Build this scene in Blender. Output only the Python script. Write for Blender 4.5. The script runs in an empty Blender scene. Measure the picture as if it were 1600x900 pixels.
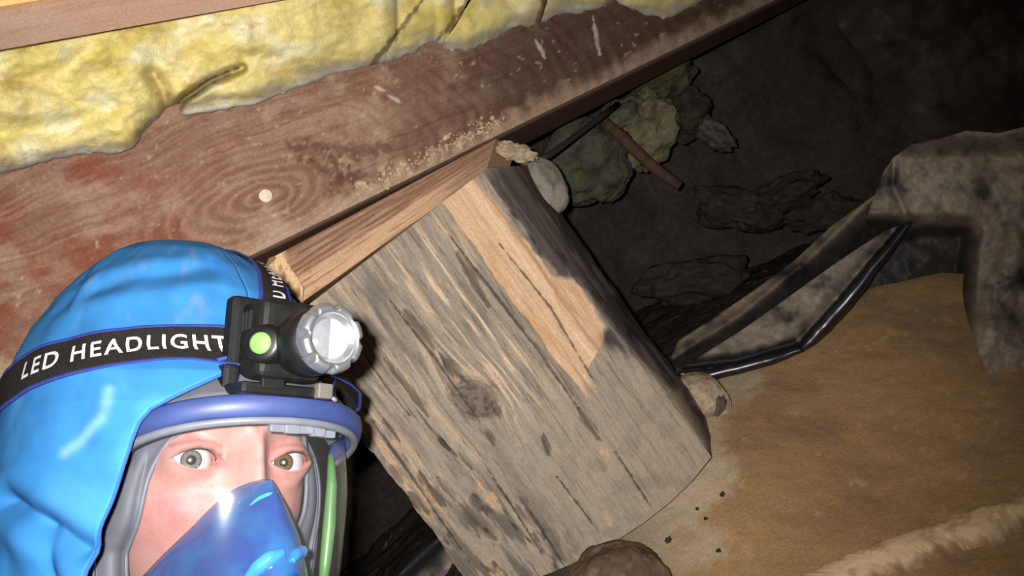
import bpy, bmesh, math
import numpy as np
from mathutils import Vector, Matrix
from mathutils.bvhtree import BVHTree

# ------------------------------------------------------------------ camera, world, flash, exposure
F_PX = 1250.0                      # focal length in pixels of the 1600x900 frame
ROLL = math.radians(34.0)          # the photographer holds the camera well out of level
H = 0.29                           # height of the lens above the ground at the post
ES = 0.88                          # scale of the crawl space
SR, CR = math.sin(ROLL), math.cos(ROLL)
scene = bpy.context.scene
cam_data = bpy.data.cameras.new('camera'); cam_data.sensor_width = 36.0
cam_data.lens = 36.0 * F_PX / 1600.0; cam_data.clip_start = 0.02; cam_data.clip_end = 30
cam = bpy.data.objects.new('camera', cam_data); scene.collection.objects.link(cam)
R_ = Vector((CR, 0, -SR)); U_ = Vector((SR, 0, CR)); B_ = Vector((0, -1, 0))
M3 = Matrix((R_, U_, B_)).transposed()
cam.matrix_world = Matrix.Translation((0, 0, H)) @ M3.to_4x4()
scene.camera = cam

world = bpy.data.worlds.new('world'); scene.world = world; world.use_nodes = True
world.node_tree.nodes['Background'].inputs[0].default_value = (0.9, 0.95, 1.0, 1)
world.node_tree.nodes['Background'].inputs[1].default_value = 0.004

def cam_to_world(c):
    c = np.asarray(c, float)
    return np.stack([CR * c[..., 0] + SR * c[..., 1], -c[..., 2], H - SR * c[..., 0] + CR * c[..., 1]], -1)

flash = bpy.data.lights.new('camera_flash', 'SPOT')
flash.energy = 45.0; flash.shadow_soft_size = 0.007; flash.color = (1.0, 0.97, 0.93)
flash.spot_size = math.radians(100); flash.spot_blend = 1.0
flash_ob = bpy.data.objects.new('camera_flash', flash); scene.collection.objects.link(flash_ob)
flash_ob.matrix_world = Matrix.Translation(Vector(cam_to_world((-0.022, 0.012, 0.0)))) @ (M3 @ Matrix.Rotation(math.radians(6), 3, 'Y')).to_4x4()

scene.view_settings.view_transform = 'Standard'; scene.view_settings.look = 'None'
scene.view_settings.gamma = 1.0; scene.view_settings.use_curve_mapping = False
scene.view_settings.exposure = 0.0

# ------------------------------------------------------------------ helpers
COL = scene.collection

def W(px, py, d):
    """point seen at pixel (px, py) of the frame at depth d, in metres of the world"""
    px, py, d = np.broadcast_arrays(np.asarray(px, float), np.asarray(py, float), np.asarray(d, float))
    return cam_to_world(np.stack([(px - 800) / F_PX * d, (450 - py) / F_PX * d, -d], -1))

def WE(px, py, d):
    return W(px, py, np.asarray(d, float) * ES)

def _hash(ix, iy, iz, seed):
    h = (ix * 374761393 + iy * 668265263 + iz * 2147483647 + seed * 1274126177) & 0xffffffff
    h = ((h ^ (h >> 13)) * 1274126177) & 0xffffffff
    h = ((h ^ (h >> 16)) * 2246822519) & 0xffffffff
    return ((h ^ (h >> 15)) & 0xffffff) / float(0xffffff)

def vnoise(x, y, z=0.0, seed=0):
    x, y, z = np.broadcast_arrays(np.asarray(x, float), np.asarray(y, float), np.asarray(z, float))
    x0, y0, z0 = np.floor(x).astype(np.int64), np.floor(y).astype(np.int64), np.floor(z).astype(np.int64)
    fx, fy, fz = x - x0, y - y0, z - z0
    fx = fx * fx * (3 - 2 * fx); fy = fy * fy * (3 - 2 * fy); fz = fz * fz * (3 - 2 * fz)
    out = 0
    for dx in (0, 1):
        for dy in (0, 1):
            for dz in (0, 1):
                w = (fx if dx else 1 - fx) * (fy if dy else 1 - fy) * (fz if dz else 1 - fz)
                out = out + w * _hash(x0 + dx, y0 + dy, z0 + dz, seed)
    return out * 2 - 1

def fbm(x, y, z=0.0, octaves=4, seed=0, gain=0.5):
    a, s, t = 1.0, 0.0, 0.0
    f = 1.0
    for o in range(octaves):
        s = s + a * vnoise(np.asarray(x) * f, np.asarray(y) * f, np.asarray(z) * f, seed + o * 17)
        t += a; a *= gain; f *= 2.03
    return s / t

def sstep(a, b, x):
    t = np.clip((np.asarray(x, float) - a) / (b - a), 0, 1)
    return t * t * (3 - 2 * t)

def lin(c):
    c = np.asarray(c, float) / 255.0
    return np.where(c <= 0.04045, c / 12.92, ((c + 0.055) / 1.055) ** 2.4)

def mixc(base, col, m):
    m = np.clip(np.asarray(m, float), 0, 1)[..., None]
    return base * (1 - m) + lin(col) * m

def seg_dist(px, py, pts):
    """distance to a polyline and the parameter 0..1 along it"""
    best = np.full(np.shape(px), 1e9); tt = np.zeros(np.shape(px)); n = len(pts) - 1
    for i in range(n):
        ax, ay = pts[i]; bx, by = pts[i + 1]
        vx, vy = bx - ax, by - ay
        t = np.clip(((px - ax) * vx + (py - ay) * vy) / (vx * vx + vy * vy + 1e-12), 0, 1)
        d = np.hypot(px - ax - t * vx, py - ay - t * vy)
        m = d < best
        best = np.where(m, d, best); tt = np.where(m, (i + t) / n, tt)
    return best, tt

def stroke(px, py, pts, w, jit=0.0, seed=5):
    d, t = seg_dist(px, py, pts)
    if jit:
        d = d + jit * fbm(px / 7.0, py / 7.0, seed=seed, octaves=3)
    taper = 0.35 + 0.65 * np.sin(np.pi * np.clip(t, 0.02, 0.98))
    return 1 - sstep(0.45, 1.0, d / (w * taper))

def inside(px, py, poly):
    r = np.zeros(np.shape(px), bool); n = len(poly); j = n - 1
    for i in range(n):
        xi, yi = poly[i]; xj, yj = poly[j]
        c = ((yi > py) != (yj > py)) & (px < (xj - xi) * (py - yi) / (yj - yi + 1e-12) + xi)
        r ^= c; j = i
    return r

def new_mesh(name, verts, faces, mat, parent=None, col=None, uv=None, smooth=True):
    me = bpy.data.meshes.new(name)
    verts = np.asarray(verts, float).reshape(-1, 3)
    if isinstance(faces, np.ndarray):
        nf, k = faces.shape
        me.vertices.add(len(verts)); me.vertices.foreach_set('co', verts.ravel())
        me.loops.add(nf * k); me.loops.foreach_set('vertex_index', faces.ravel().astype(np.int32))
        me.polygons.add(nf); me.polygons.foreach_set('loop_start', np.arange(nf, dtype=np.int32) * k)
        me.polygons.foreach_set('loop_total', np.full(nf, k, np.int32))
        me.update(calc_edges=True)
    else:
        me.from_pydata([tuple(v) for v in verts], [], faces); me.update()
    me.validate()
    if smooth:
        me.polygons.foreach_set('use_smooth', np.ones(len(me.polygons), bool))
    if col is not None:
        a = me.color_attributes.new('stain', 'FLOAT_COLOR', 'POINT')
        c = np.ones((len(verts), 4)); c[:, :3] = np.asarray(col).reshape(-1, 3)
        a.data.foreach_set('color', c.ravel())
    if uv is not None:
        l = me.uv_layers.new(name='UVMap')
        idx = np.empty(len(me.loops), np.int32); me.loops.foreach_get('vertex_index', idx)
        l.data.foreach_set('uv', np.asarray(uv, float).reshape(-1, 2)[idx].ravel())
    if mat is not None:
        me.materials.append(mat)
    ob = bpy.data.objects.new(name, me); COL.objects.link(ob)
    if parent is not None:
        ob.parent = parent
    return ob

def grid_faces(nu, nv, wrap_u=False, off=0):
    """quads of a grid stored as [v][u]"""
    mu = nu if wrap_u else nu - 1
    j, i = np.meshgrid(np.arange(nv - 1), np.arange(mu), indexing='ij')
    i2 = (i + 1) % nu
    return (np.stack([j * nu + i, j * nu + i2, (j + 1) * nu + i2, (j + 1) * nu + i], -1).reshape(-1, 4) + off)

def sheet(name, poly, depth, step, mat, parent=None, colour=None, thick=0.004, scale=ES, smooth=True):
    """a sheet of real thickness whose outline is poly and whose distance is depth(px, py)"""
    poly = [tuple(map(float, p)) for p in poly]
    xs = [p[0] for p in poly]; ys = [p[1] for p in poly]
    gx = np.arange(min(xs) - step, max(xs) + 2 * step, step); gy = np.arange(min(ys) - step, max(ys) + 2 * step, step)
    nx, ny = len(gx), len(gy)
    PX, PY = np.meshgrid(gx, gy)
    cx, cy = PX[:-1, :-1] + step / 2, PY[:-1, :-1] + step / 2
    cell = inside(cx, cy, poly)
    f = grid_faces(nx, ny)[cell.ravel()]
    cnt = np.zeros(nx * ny, int); np.add.at(cnt, f.ravel(), 1)
    used = np.nonzero(cnt)[0]
    px, py = PX.ravel()[used].copy(), PY.ravel()[used].copy()
    edge = cnt[used] < 4
    ex, ey = px[edge], py[edge]
    bd = np.full(len(ex), 1e9); bx, by = ex.copy(), ey.copy()
    n = len(poly)
    for i in range(n):
        ax, ay = poly[i]; qx, qy = poly[(i + 1) % n]
        vx, vy = qx - ax, qy - ay
        t = np.clip(((ex - ax) * vx + (ey - ay) * vy) / (vx * vx + vy * vy + 1e-12), 0, 1)
        hx, hy = ax + t * vx, ay + t * vy
        d = np.hypot(ex - hx, ey - hy); m = d < bd
        bd = np.where(m, d, bd); bx = np.where(m, hx, bx); by = np.where(m, hy, by)
    ok = bd < 1.6 * step
    px[edge] = np.where(ok, bx, ex); py[edge] = np.where(ok, by, ey)
    remap = -np.ones(nx * ny, int); remap[used] = np.arange(len(used))
    f = remap[f]
    d = depth(px, py)
    v = W(px, py, d * scale)
    col = colour(px, py) if colour is not None else None
    uv = np.stack([px / 1000.0, py / 1000.0], -1)
    # flip so that normals face the lens
    f = f[:, ::-1]
    n1 = len(v)
    e = np.concatenate([f[:, [0, 1]], f[:, [1, 2]], f[:, [2, 3]], f[:, [3, 0]]])
    key = e[:, 0] * n1 + e[:, 1]; rim = e[~np.isin(key, e[:, 1] * n1 + e[:, 0])]
    vb = W(px, py, d * scale + thick); v = np.concatenate([v, vb])
    f = np.concatenate([f, f[:, ::-1] + n1, np.stack([rim[:, 1], rim[:, 0], rim[:, 0] + n1, rim[:, 1] + n1], -1)])
    if col is not None: col = np.concatenate([col, col])
    return new_mesh(name, v, f, mat, parent, col, np.concatenate([uv, uv]), smooth)

def tube(path, r, nseg=10, closed=False):
    """verts, faces of a tube along a path (radius may vary)"""
    P = np.asarray(path, float); n = len(P)
    r = np.broadcast_to(np.asarray(r, float), (n,))
    T = np.gradient(P, axis=0)
    if closed:
        T = np.roll(P, -1, 0) - np.roll(P, 1, 0)
    T /= np.linalg.norm(T, axis=1, keepdims=True) + 1e-12
    ref = np.array([0, 0, 1.0]) if abs(T[0][2]) < 0.9 else np.array([1.0, 0, 0])
    N = np.cross(T[0], ref); N /= np.linalg.norm(N)
    vs = []
    for i in range(n):
        N = N - T[i] * N.dot(T[i]); N /= np.linalg.norm(N) + 1e-12
        Bn = np.cross(T[i], N)
        a = np.linspace(0, 2 * np.pi, nseg, endpoint=False)
        vs.append(P[i] + r[i] * (np.cos(a)[:, None] * N + np.sin(a)[:, None] * Bn))
    vs = np.concatenate(vs)
    faces = [tuple(q) for q in grid_faces(nseg, n, wrap_u=True)]
    if closed:
        for k in range(nseg):
            k2 = (k + 1) % nseg
            faces.append(((n - 1) * nseg + k, (n - 1) * nseg + k2, k2, k))
    else:
        faces.append(tuple(range(nseg))[::-1]); faces.append(tuple((n - 1) * nseg + k for k in range(nseg)))
    return vs, faces

def tag(o, label=None, cat=None, group=None, kind=None):
    if label: o['label'] = label
    if cat: o['category'] = cat
    if group: o['group'] = group
    if kind: o['kind'] = kind
    return o

def empty(name, loc, label, cat, group=None):
    o = bpy.data.objects.new(name, None); COL.objects.link(o); o.empty_display_size = 0.02
    o['origin'] = 0; del o['origin']
    tag(o, label, cat, group)
    return o

# ------------------------------------------------------------------ materials
def mat_base(name):
    m = bpy.data.materials.new(name); m.use_nodes = True
    nt = m.node_tree; b = nt.nodes['Principled BSDF']
    return m, nt, b

def stain_mat(name, rough=0.85, spec=0.25, fine=(900.0, 900.0), fine_amt=0.25, bump=0.3, bump_dist=0.0006, coat=0.0, sheen=0.0, sss=0.0, obj_space=True):
    """colour from the object's own stain pattern, broken up by fine procedural grain and relief"""
    m, nt, b = mat_base(name)
    at = nt.nodes.new('ShaderNodeAttribute'); at.attribute_name = 'stain'
    tc = nt.nodes.new('ShaderNodeTexCoord'); mp = nt.nodes.new('ShaderNodeMapping')
    nt.links.new(tc.outputs['UV' if not obj_space else 'Object'], mp.inputs[0])
    mp.inputs['Scale'].default_value = (fine[0], fine[0], fine[0])
    nz = nt.nodes.new('ShaderNodeTexNoise'); nz.inputs['Scale'].default_value = 1.0
    nz.inputs['Detail'].default_value = 4; nz.inputs['Roughness'].default_value = 0.65
    nt.links.new(mp.outputs[0], nz.inputs['Vector'])
    mr = nt.nodes.new('ShaderNodeMapRange')
    mr.inputs[1].default_value = 0.25; mr.inputs[2].default_value = 0.75
    mr.inputs[3].default_value = 1 - fine_amt; mr.inputs[4].default_value = 1 + fine_amt
    nt.links.new(nz.outputs[0], mr.inputs[0])
    mx = nt.nodes.new('ShaderNodeMix'); mx.data_type = 'RGBA'; mx.blend_type = 'MULTIPLY'; mx.inputs[0].default_value = 1.0
    nt.links.new(at.outputs['Color'], mx.inputs[6]); nt.links.new(mr.outputs[0], mx.inputs[7])
    nt.links.new(mx.outputs[2], b.inputs['Base Color'])
    bp = nt.nodes.new('ShaderNodeBump'); bp.inputs['Strength'].default_value = bump; bp.inputs['Distance'].default_value = bump_dist
    nt.links.new(nz.outputs[0], bp.inputs['Height']); nt.links.new(bp.outputs[0], b.inputs['Normal'])
    b.inputs['Roughness'].default_value = rough; b.inputs['Specular IOR Level'].default_value = spec
    b.inputs['Coat Weight'].default_value = coat; b.inputs['Coat Roughness'].default_value = 0.15
    b.inputs['Sheen Weight'].default_value = sheen
    if sss:
        b.inputs['Subsurface Weight'].default_value = sss
        b.inputs['Subsurface Radius'].default_value = (0.006, 0.002, 0.001); b.inputs['Subsurface Scale'].default_value = 1.0
    return m

def plain_mat(name, rgb, rough=0.5, metal=0.0, spec=0.5, noise=0.15, scale=250.0, rgb2=None, bump=0.0, coat=0.0, emit=0.0):
    m, nt, b = mat_base(name)
    c1 = lin(rgb); c2 = lin(rgb2) if rgb2 is not None else c1 * (1 - noise)
    tc = nt.nodes.new('ShaderNodeTexCoord')
    nz = nt.nodes.new('ShaderNodeTexNoise'); nz.inputs['Scale'].default_value = scale; nz.inputs['Detail'].default_value = 5
    nt.links.new(tc.outputs['Object'], nz.inputs['Vector'])
    rp = nt.nodes.new('ShaderNodeValToRGB')
    rp.color_ramp.elements[0].position = 0.35; rp.color_ramp.elements[1].position = 0.65
    rp.color_ramp.elements[0].color = (*c1, 1); rp.color_ramp.elements[1].color = (*c2, 1)
    nt.links.new(nz.outputs[0], rp.inputs[0]); nt.links.new(rp.outputs[0], b.inputs['Base Color'])
    b.inputs['Roughness'].default_value = rough; b.inputs['Metallic'].default_value = metal
    b.inputs['Specular IOR Level'].default_value = spec; b.inputs['Coat Weight'].default_value = coat
    if bump:
        bp = nt.nodes.new('ShaderNodeBump'); bp.inputs['Strength'].default_value = bump; bp.inputs['Distance'].default_value = 0.001
        nt.links.new(nz.outputs[0], bp.inputs['Height']); nt.links.new(bp.outputs[0], b.inputs['Normal'])
    if emit:
        b.inputs['Emission Color'].default_value = (1, 1, 0.97, 1); b.inputs['Emission Strength'].default_value = emit
    return m

def clear_mat(name, dust=0.03, rough=0.03, tint=(0.96, 0.97, 1.0)):
    """thin clear polycarbonate: passes light straight through, mirrors by angle, a little dust"""
    m = bpy.data.materials.new(name); m.use_nodes = True; nt = m.node_tree
    for n in list(nt.nodes):
        if n.type != 'OUTPUT_MATERIAL': nt.nodes.remove(n)
    out = [n for n in nt.nodes if n.type == 'OUTPUT_MATERIAL'][0]
    tr = nt.nodes.new('ShaderNodeBsdfTransparent'); tr.inputs[0].default_value = (*tint, 1)
    gl = nt.nodes.new('ShaderNodeBsdfGlossy'); gl.inputs['Roughness'].default_value = rough
    lw = nt.nodes.new('ShaderNodeLayerWeight'); lw.inputs['Blend'].default_value = 0.5
    pw = nt.nodes.new('ShaderNodeMath'); pw.operation = 'POWER'; pw.inputs[1].default_value = 5.0
    fr = nt.nodes.new('ShaderNodeMapRange'); fr.inputs[3].default_value = 0.05; fr.inputs[4].default_value = 0.9
    nt.links.new(lw.outputs['Facing'], pw.inputs[0]); nt.links.new(pw.outputs[0], fr.inputs[0])
    m1 = nt.nodes.new('ShaderNodeMixShader')
    nt.links.new(fr.outputs[0], m1.inputs[0]); nt.links.new(tr.outputs[0], m1.inputs[1]); nt.links.new(gl.outputs[0], m1.inputs[2])
    df = nt.nodes.new('ShaderNodeBsdfDiffuse'); df.inputs[0].default_value = (0.8, 0.8, 0.8, 1)
    tc = nt.nodes.new('ShaderNodeTexCoord'); nz = nt.nodes.new('ShaderNodeTexNoise')
    nz.inputs['Scale'].default_value = 420; nz.inputs['Detail'].default_value = 6; nz.inputs['Roughness'].default_value = 0.8
    nt.links.new(tc.outputs['Object'], nz.inputs['Vector'])
    mr = nt.nodes.new('ShaderNodeMapRange'); mr.inputs[1].default_value = 0.68; mr.inputs[2].default_value = 0.85
    mr.inputs[3].default_value = dust; mr.inputs[4].default_value = dust + 0.2
    nt.links.new(nz.outputs[0], mr.inputs[0])
    m2 = nt.nodes.new('ShaderNodeMixShader')
    nt.links.new(mr.outputs[0], m2.inputs[0]); nt.links.new(m1.outputs[0], m2.inputs[1]); nt.links.new(df.outputs[0], m2.inputs[2])
    nt.links.new(m2.outputs[0], out.inputs[0])
    return m

M_soil = stain_mat('brown_soil', rough=0.95, spec=0.1, fine=(260.0,), fine_amt=0.22, bump=0.5, bump_dist=0.002)
M_rock = stain_mat('dark_rubble', rough=0.95, spec=0.1, fine=(90.0,), fine_amt=0.35, bump=0.8, bump_dist=0.006)
M_wood = stain_mat('weathered_wood', rough=0.85, spec=0.15, fine=(420.0,), fine_amt=0.2, bump=0.4, bump_dist=0.001)
M_beam = stain_mat('red_brown_timber', rough=0.9, spec=0.1, fine=(300.0,), fine_amt=0.22, bump=0.3, bump_dist=0.0008)
M_wool = stain_mat('mineral_wool', rough=1.0, spec=0.0, fine=(420.0,), fine_amt=0.14, bump=0.5, bump_dist=0.002, sheen=0.0)
M_dull = stain_mat('dull_black_plastic', rough=0.9, spec=0.1, fine=(120.0,), fine_amt=0.25, bump=0.1, bump_dist=0.001)
M_film = stain_mat('dusty_black_plastic', rough=0.62, spec=0.3, fine=(180.0,), fine_amt=0.28, bump=0.08, bump_dist=0.001)
M_cloth = stain_mat('blue_coverall_cloth', rough=0.9, spec=0.1, fine=(700.0,), fine_amt=0.05, bump=0.08, bump_dist=0.0006)
M_skin = stain_mat('skin', rough=0.5, spec=0.35, fine=(700.0,), fine_amt=0.09, bump=0.25, bump_dist=0.0004, sss=0.12)

# ------------------------------------------------------------------ ground and walls
# heights of the ground, from where it meets the things that stand on it
ctrl = [(1112, 716, 1.10), (1060, 772, 1.08), (960, 838, 1.055), (870, 885, 1.03), (1600, 900, .82), (1250, 548, 1.27), (1420, 432, 1.34),
        (1600, 640, 1.02), (1300, 900, .90), (1000, 900, .99), (1060, 582, 1.36), (1330, 700, 1.08), (1600, 480, 1.2), (1700, 1000, .72), (1400, 1000, .80),
        (620, 800, 2.15), (1000, 450, 2.3), (1200, 400, 2.2), (680, 900, 1.5)]
cpts = np.array([WE(*c) for c in ctrl])
extra = np.array([(-0.45, 0.55, -0.06), (-0.2, 0.45, -0.10), (-0.7, 1.0, -0.02), (-1.4, 0.5, -0.05), (-1.4, 2.2, 0.0), (1.6, 2.2, 0.0), (0.3, 0.1, -0.30), (1.5, 0.4, -0.25), (-0.6, 0.0, -0.15), (0.1, -0.3, -0.3), (-0.1, 1.0, 0.03)])
cpts = np.vstack([cpts, extra])

def tps_fit(P):
    n = len(P); r = np.hypot(P[:, None, 0] - P[None, :, 0], P[:, None, 1] - P[None, :, 1])
    K = np.where(r > 0, r * r * np.log(r + 1e-12), 0) + 0.002 * np.eye(n)
    Q = np.c_[np.ones(n), P[:, :2]]
    A = np.block([[K, Q], [Q.T, np.zeros((3, 3))]])
    return np.linalg.solve(A, np.r_[P[:, 2], 0, 0, 0])
TPS = tps_fit(cpts)

def ground_z(x, y):
    x, y = np.asarray(x, float), np.asarray(y, float)
    z = TPS[-3] + TPS[-2] * x + TPS[-1] * y
    for i, p in enumerate(cpts):
        r = np.hypot(x - p[0], y - p[1]); z = z + TPS[i] * np.where(r > 0, r * r * np.log(r + 1e-12), 0)
    return z

def to_px(v):
    v = np.asarray(v, float)
    cx = CR * v[..., 0] - SR * (v[..., 2] - H); cy = SR * v[..., 0] + CR * (v[..., 2] - H); d = np.maximum(v[..., 1], 0.02)
    return 800 + F_PX * cx / d, 450 - F_PX * cy / d

def ground_col(px, py, v):
    n1 = fbm(v[..., 0] * 14, v[..., 1] * 14, octaves=4, seed=3); n2 = fbm(v[..., 0] * 60, v[..., 1] * 60, octaves=3, seed=9)
    c = np.broadcast_to(lin((160, 128, 90)), v.shape).copy()
    c = mixc(c, (144, 116, 88), sstep(-0.1, 0.5, n1)); c = mixc(c, (170, 132, 84), 0.6 * sstep(0.1, 0.6, n2))
    c = mixc(c, (134, 104, 76), 0.5 * sstep(0.1, 0.5, fbm(v[..., 0] * 7, v[..., 1] * 7, seed=21)))
    # pale dry sand lying round the foot of the post and towards the plastic
    d1, _ = seg_dist(px, py, [(880, 890), (960, 850), (1050, 800), (1085, 760), (1105, 730)])
    w = d1 + 26 * fbm(px / 22, py / 22, seed=31)
    c = mixc(c, (176, 156, 130), 1 - sstep(26, 62, w))
    d2, _ = seg_dist(px, py, [(1100, 660), (1120, 610), (1160, 595)])
    c = mixc(c, (170, 150, 122), 0.9 * (1 - sstep(18, 44, d2 + 14 * fbm(px / 16, py / 16, seed=33))))
    d3, _ = seg_dist(px, py, [(1040, 880), (1090, 870), (1110, 850)])
    c = mixc(c, (176, 156, 130), 0.8 * (1 - sstep(14, 40, d3 + 20 * fbm(px / 18, py / 18, seed=35))))
    # darker ground colour behind and left of the post
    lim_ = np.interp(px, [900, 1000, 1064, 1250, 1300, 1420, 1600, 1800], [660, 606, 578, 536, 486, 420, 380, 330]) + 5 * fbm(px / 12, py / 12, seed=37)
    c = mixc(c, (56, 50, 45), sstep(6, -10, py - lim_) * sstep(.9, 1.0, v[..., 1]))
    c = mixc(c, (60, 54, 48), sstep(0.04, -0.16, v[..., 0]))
    fl = sstep(0.62, 0.75, fbm(v[..., 0] * 120, v[..., 1] * 120, octaves=2, seed=77))
    c = mixc(c, (190, 165, 130), 0.5 * fl)
    return c

def ground_patch(name, x0, x1, y0, y1, nx, ny):
    X, Y = np.meshgrid(np.linspace(x0, x1, nx), np.linspace(y0, y1, ny))
    Z = ground_z(X, Y)
    Z = Z + 0.003 * fbm(X * 25, Y * 25, octaves=4, seed=1) + 0.0015 * fbm(X * 110, Y * 110, octaves=3, seed=2)
    far = sstep(1.15, 1.5, Y) + sstep(-0.05, -0.3, X)
    Z = Z + np.clip(far, 0, 1) * 0.02 * np.abs(fbm(X * 9, Y * 9, octaves=4, seed=8))
    V = np.stack([X, Y, Z], -1); px, py = to_px(V)
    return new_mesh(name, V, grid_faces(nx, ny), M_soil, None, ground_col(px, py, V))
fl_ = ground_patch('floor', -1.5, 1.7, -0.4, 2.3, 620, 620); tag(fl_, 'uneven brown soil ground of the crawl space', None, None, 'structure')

def rubble_wall():
    nx, nz = 260, 150
    X, Z = np.meshgrid(np.linspace(-1.6, 1.8, nx), np.linspace(-0.5, 1.15, nz))
    n = fbm(X * 5, Z * 5, octaves=5, seed=41)
    Y = 1.78 - 0.06 * n - 0.05 * np.abs(fbm(X * 11, Z * 11, octaves=3, seed=42))
    V = np.stack([X, Y, Z], -1)
    c = np.broadcast_to(lin((72, 63, 57)), V.shape).copy()
    c = mixc(c, (64, 56, 51), sstep(0.0, 0.5, fbm(X * 7, Z * 7, seed=43))); c = mixc(c, (88, 78, 68), 0.6 * sstep(0.2, 0.6, fbm(X * 16, Z * 16, seed=44)))
    return new_mesh('wall_back', V, grid_faces(nx, nz), M_rock, None, c)
tag(rubble_wall(), 'dark earth wall at the far side of the crawl space', None, None, 'structure')

def ceiling():
    nx, ny = 20, 20
    X, Y = np.meshgrid(np.linspace(-1.6, 1.8, nx), np.linspace(-0.3, 2.2, ny)); Z = np.full_like(X, 0.98)
    V = np.stack([X, Y, Z], -1); c = np.broadcast_to(lin((70, 58, 48)), V.shape)
    ob = new_mesh('ceiling', V, grid_faces(nx, ny)[:, ::-1], M_rock, None, c)
    s = ob.modifiers.new('thickness', 'SOLIDIFY'); s.thickness = 0.02; s.offset = -1
    return ob
tag(ceiling(), 'dark underside of the floor boards above', None, None, 'structure')

# ------------------------------------------------------------------ timber
def hexa(front_px, front_d, back_px, back_d, nu, nv, mat, name, parent=None, colour=None, disp=None, nw=8):
    """timber from eight corners: four of the face to the lens (top-left, top-right, bottom-right, bottom-left) and four behind"""
    fc = np.array([WE(p[0], p[1], d) for p, d in zip(front_px, front_d)])
    bc = np.array([WE(p[0], p[1], d) for p, d in zip(back_px, back_d)])
    def quad(a, b, c, d, n, m):
        u, v = np.meshgrid(np.linspace(0, 1, n), np.linspace(0, 1, m))
        u, v = u[..., None], v[..., None]
        return (1 - u) * (1 - v) * a + u * (1 - v) * b + u * v * c + (1 - u) * v * d
    parts = [(quad(*fc, nu, nv), nu, nv), (quad(fc[3], fc[2], bc[2], bc[3], nu, nw), nu, nw), (quad(bc[0], bc[1], fc[1], fc[0], nu, nw), nu, nw),
             (quad(fc[1], bc[1], bc[2], fc[2], nw, nv), nw, nv), (quad(bc[0], fc[0], fc[3], bc[3], nw, nv), nw, nv), (quad(bc[1], bc[0], bc[3], bc[2], max(nu // 8, 2), max(nv // 8, 2)), max(nu // 8, 2), max(nv // 8, 2))]
    V, Fc, off = [], [], 0
    for k, (q, n, m) in enumerate(parts):
        if k == 0 and disp is not None:
            px, py = to_px(q); nrm = np.cross(fc[1] - fc[0], fc[3] - fc[0]); nrm /= np.linalg.norm(nrm)
            if nrm[1] > 0: nrm = -nrm
            eu = np.linspace(0, 1, n); ev = np.linspace(0, 1, m)
            e = np.minimum((np.minimum(eu, 1 - eu) * n)[None, :], (np.minimum(ev, 1 - ev) * m)[:, None])
            q = q + nrm * (disp(px, py) * np.clip(e / 2, 0, 1))[..., None]
        V.append(q.reshape(-1, 3)); Fc.append(grid_faces(n, m, off=off)[:, ::-1]); off += n * m
    V = np.concatenate(V); Fc = np.concatenate(Fc)
    px, py = to_px(V)
    c = colour(px, py, V) if colour is not None else None
    ob = new_mesh(name, V, Fc, mat, parent, c, smooth=False)
    return ob

def beam_d(x): return 0.80 * 2600.0 / (2600.0 - x)

def knot_fields(px, py):
    # growth rings round the big knot on the beam, and the long grain beside it
    qx = (px - 405) * 0.93 - (py - 310) * 0.36; qy = (px - 405) * 0.36 + (py - 310) * 0.93
    warp = 14 * fbm(px / 60, py / 60, octaves=3, seed=51)
    r = np.hypot(qx / (1.9 + 0.5 * (qx < 0)), qy / 0.95) + warp * 0.7
    return r, qx, qy

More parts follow.
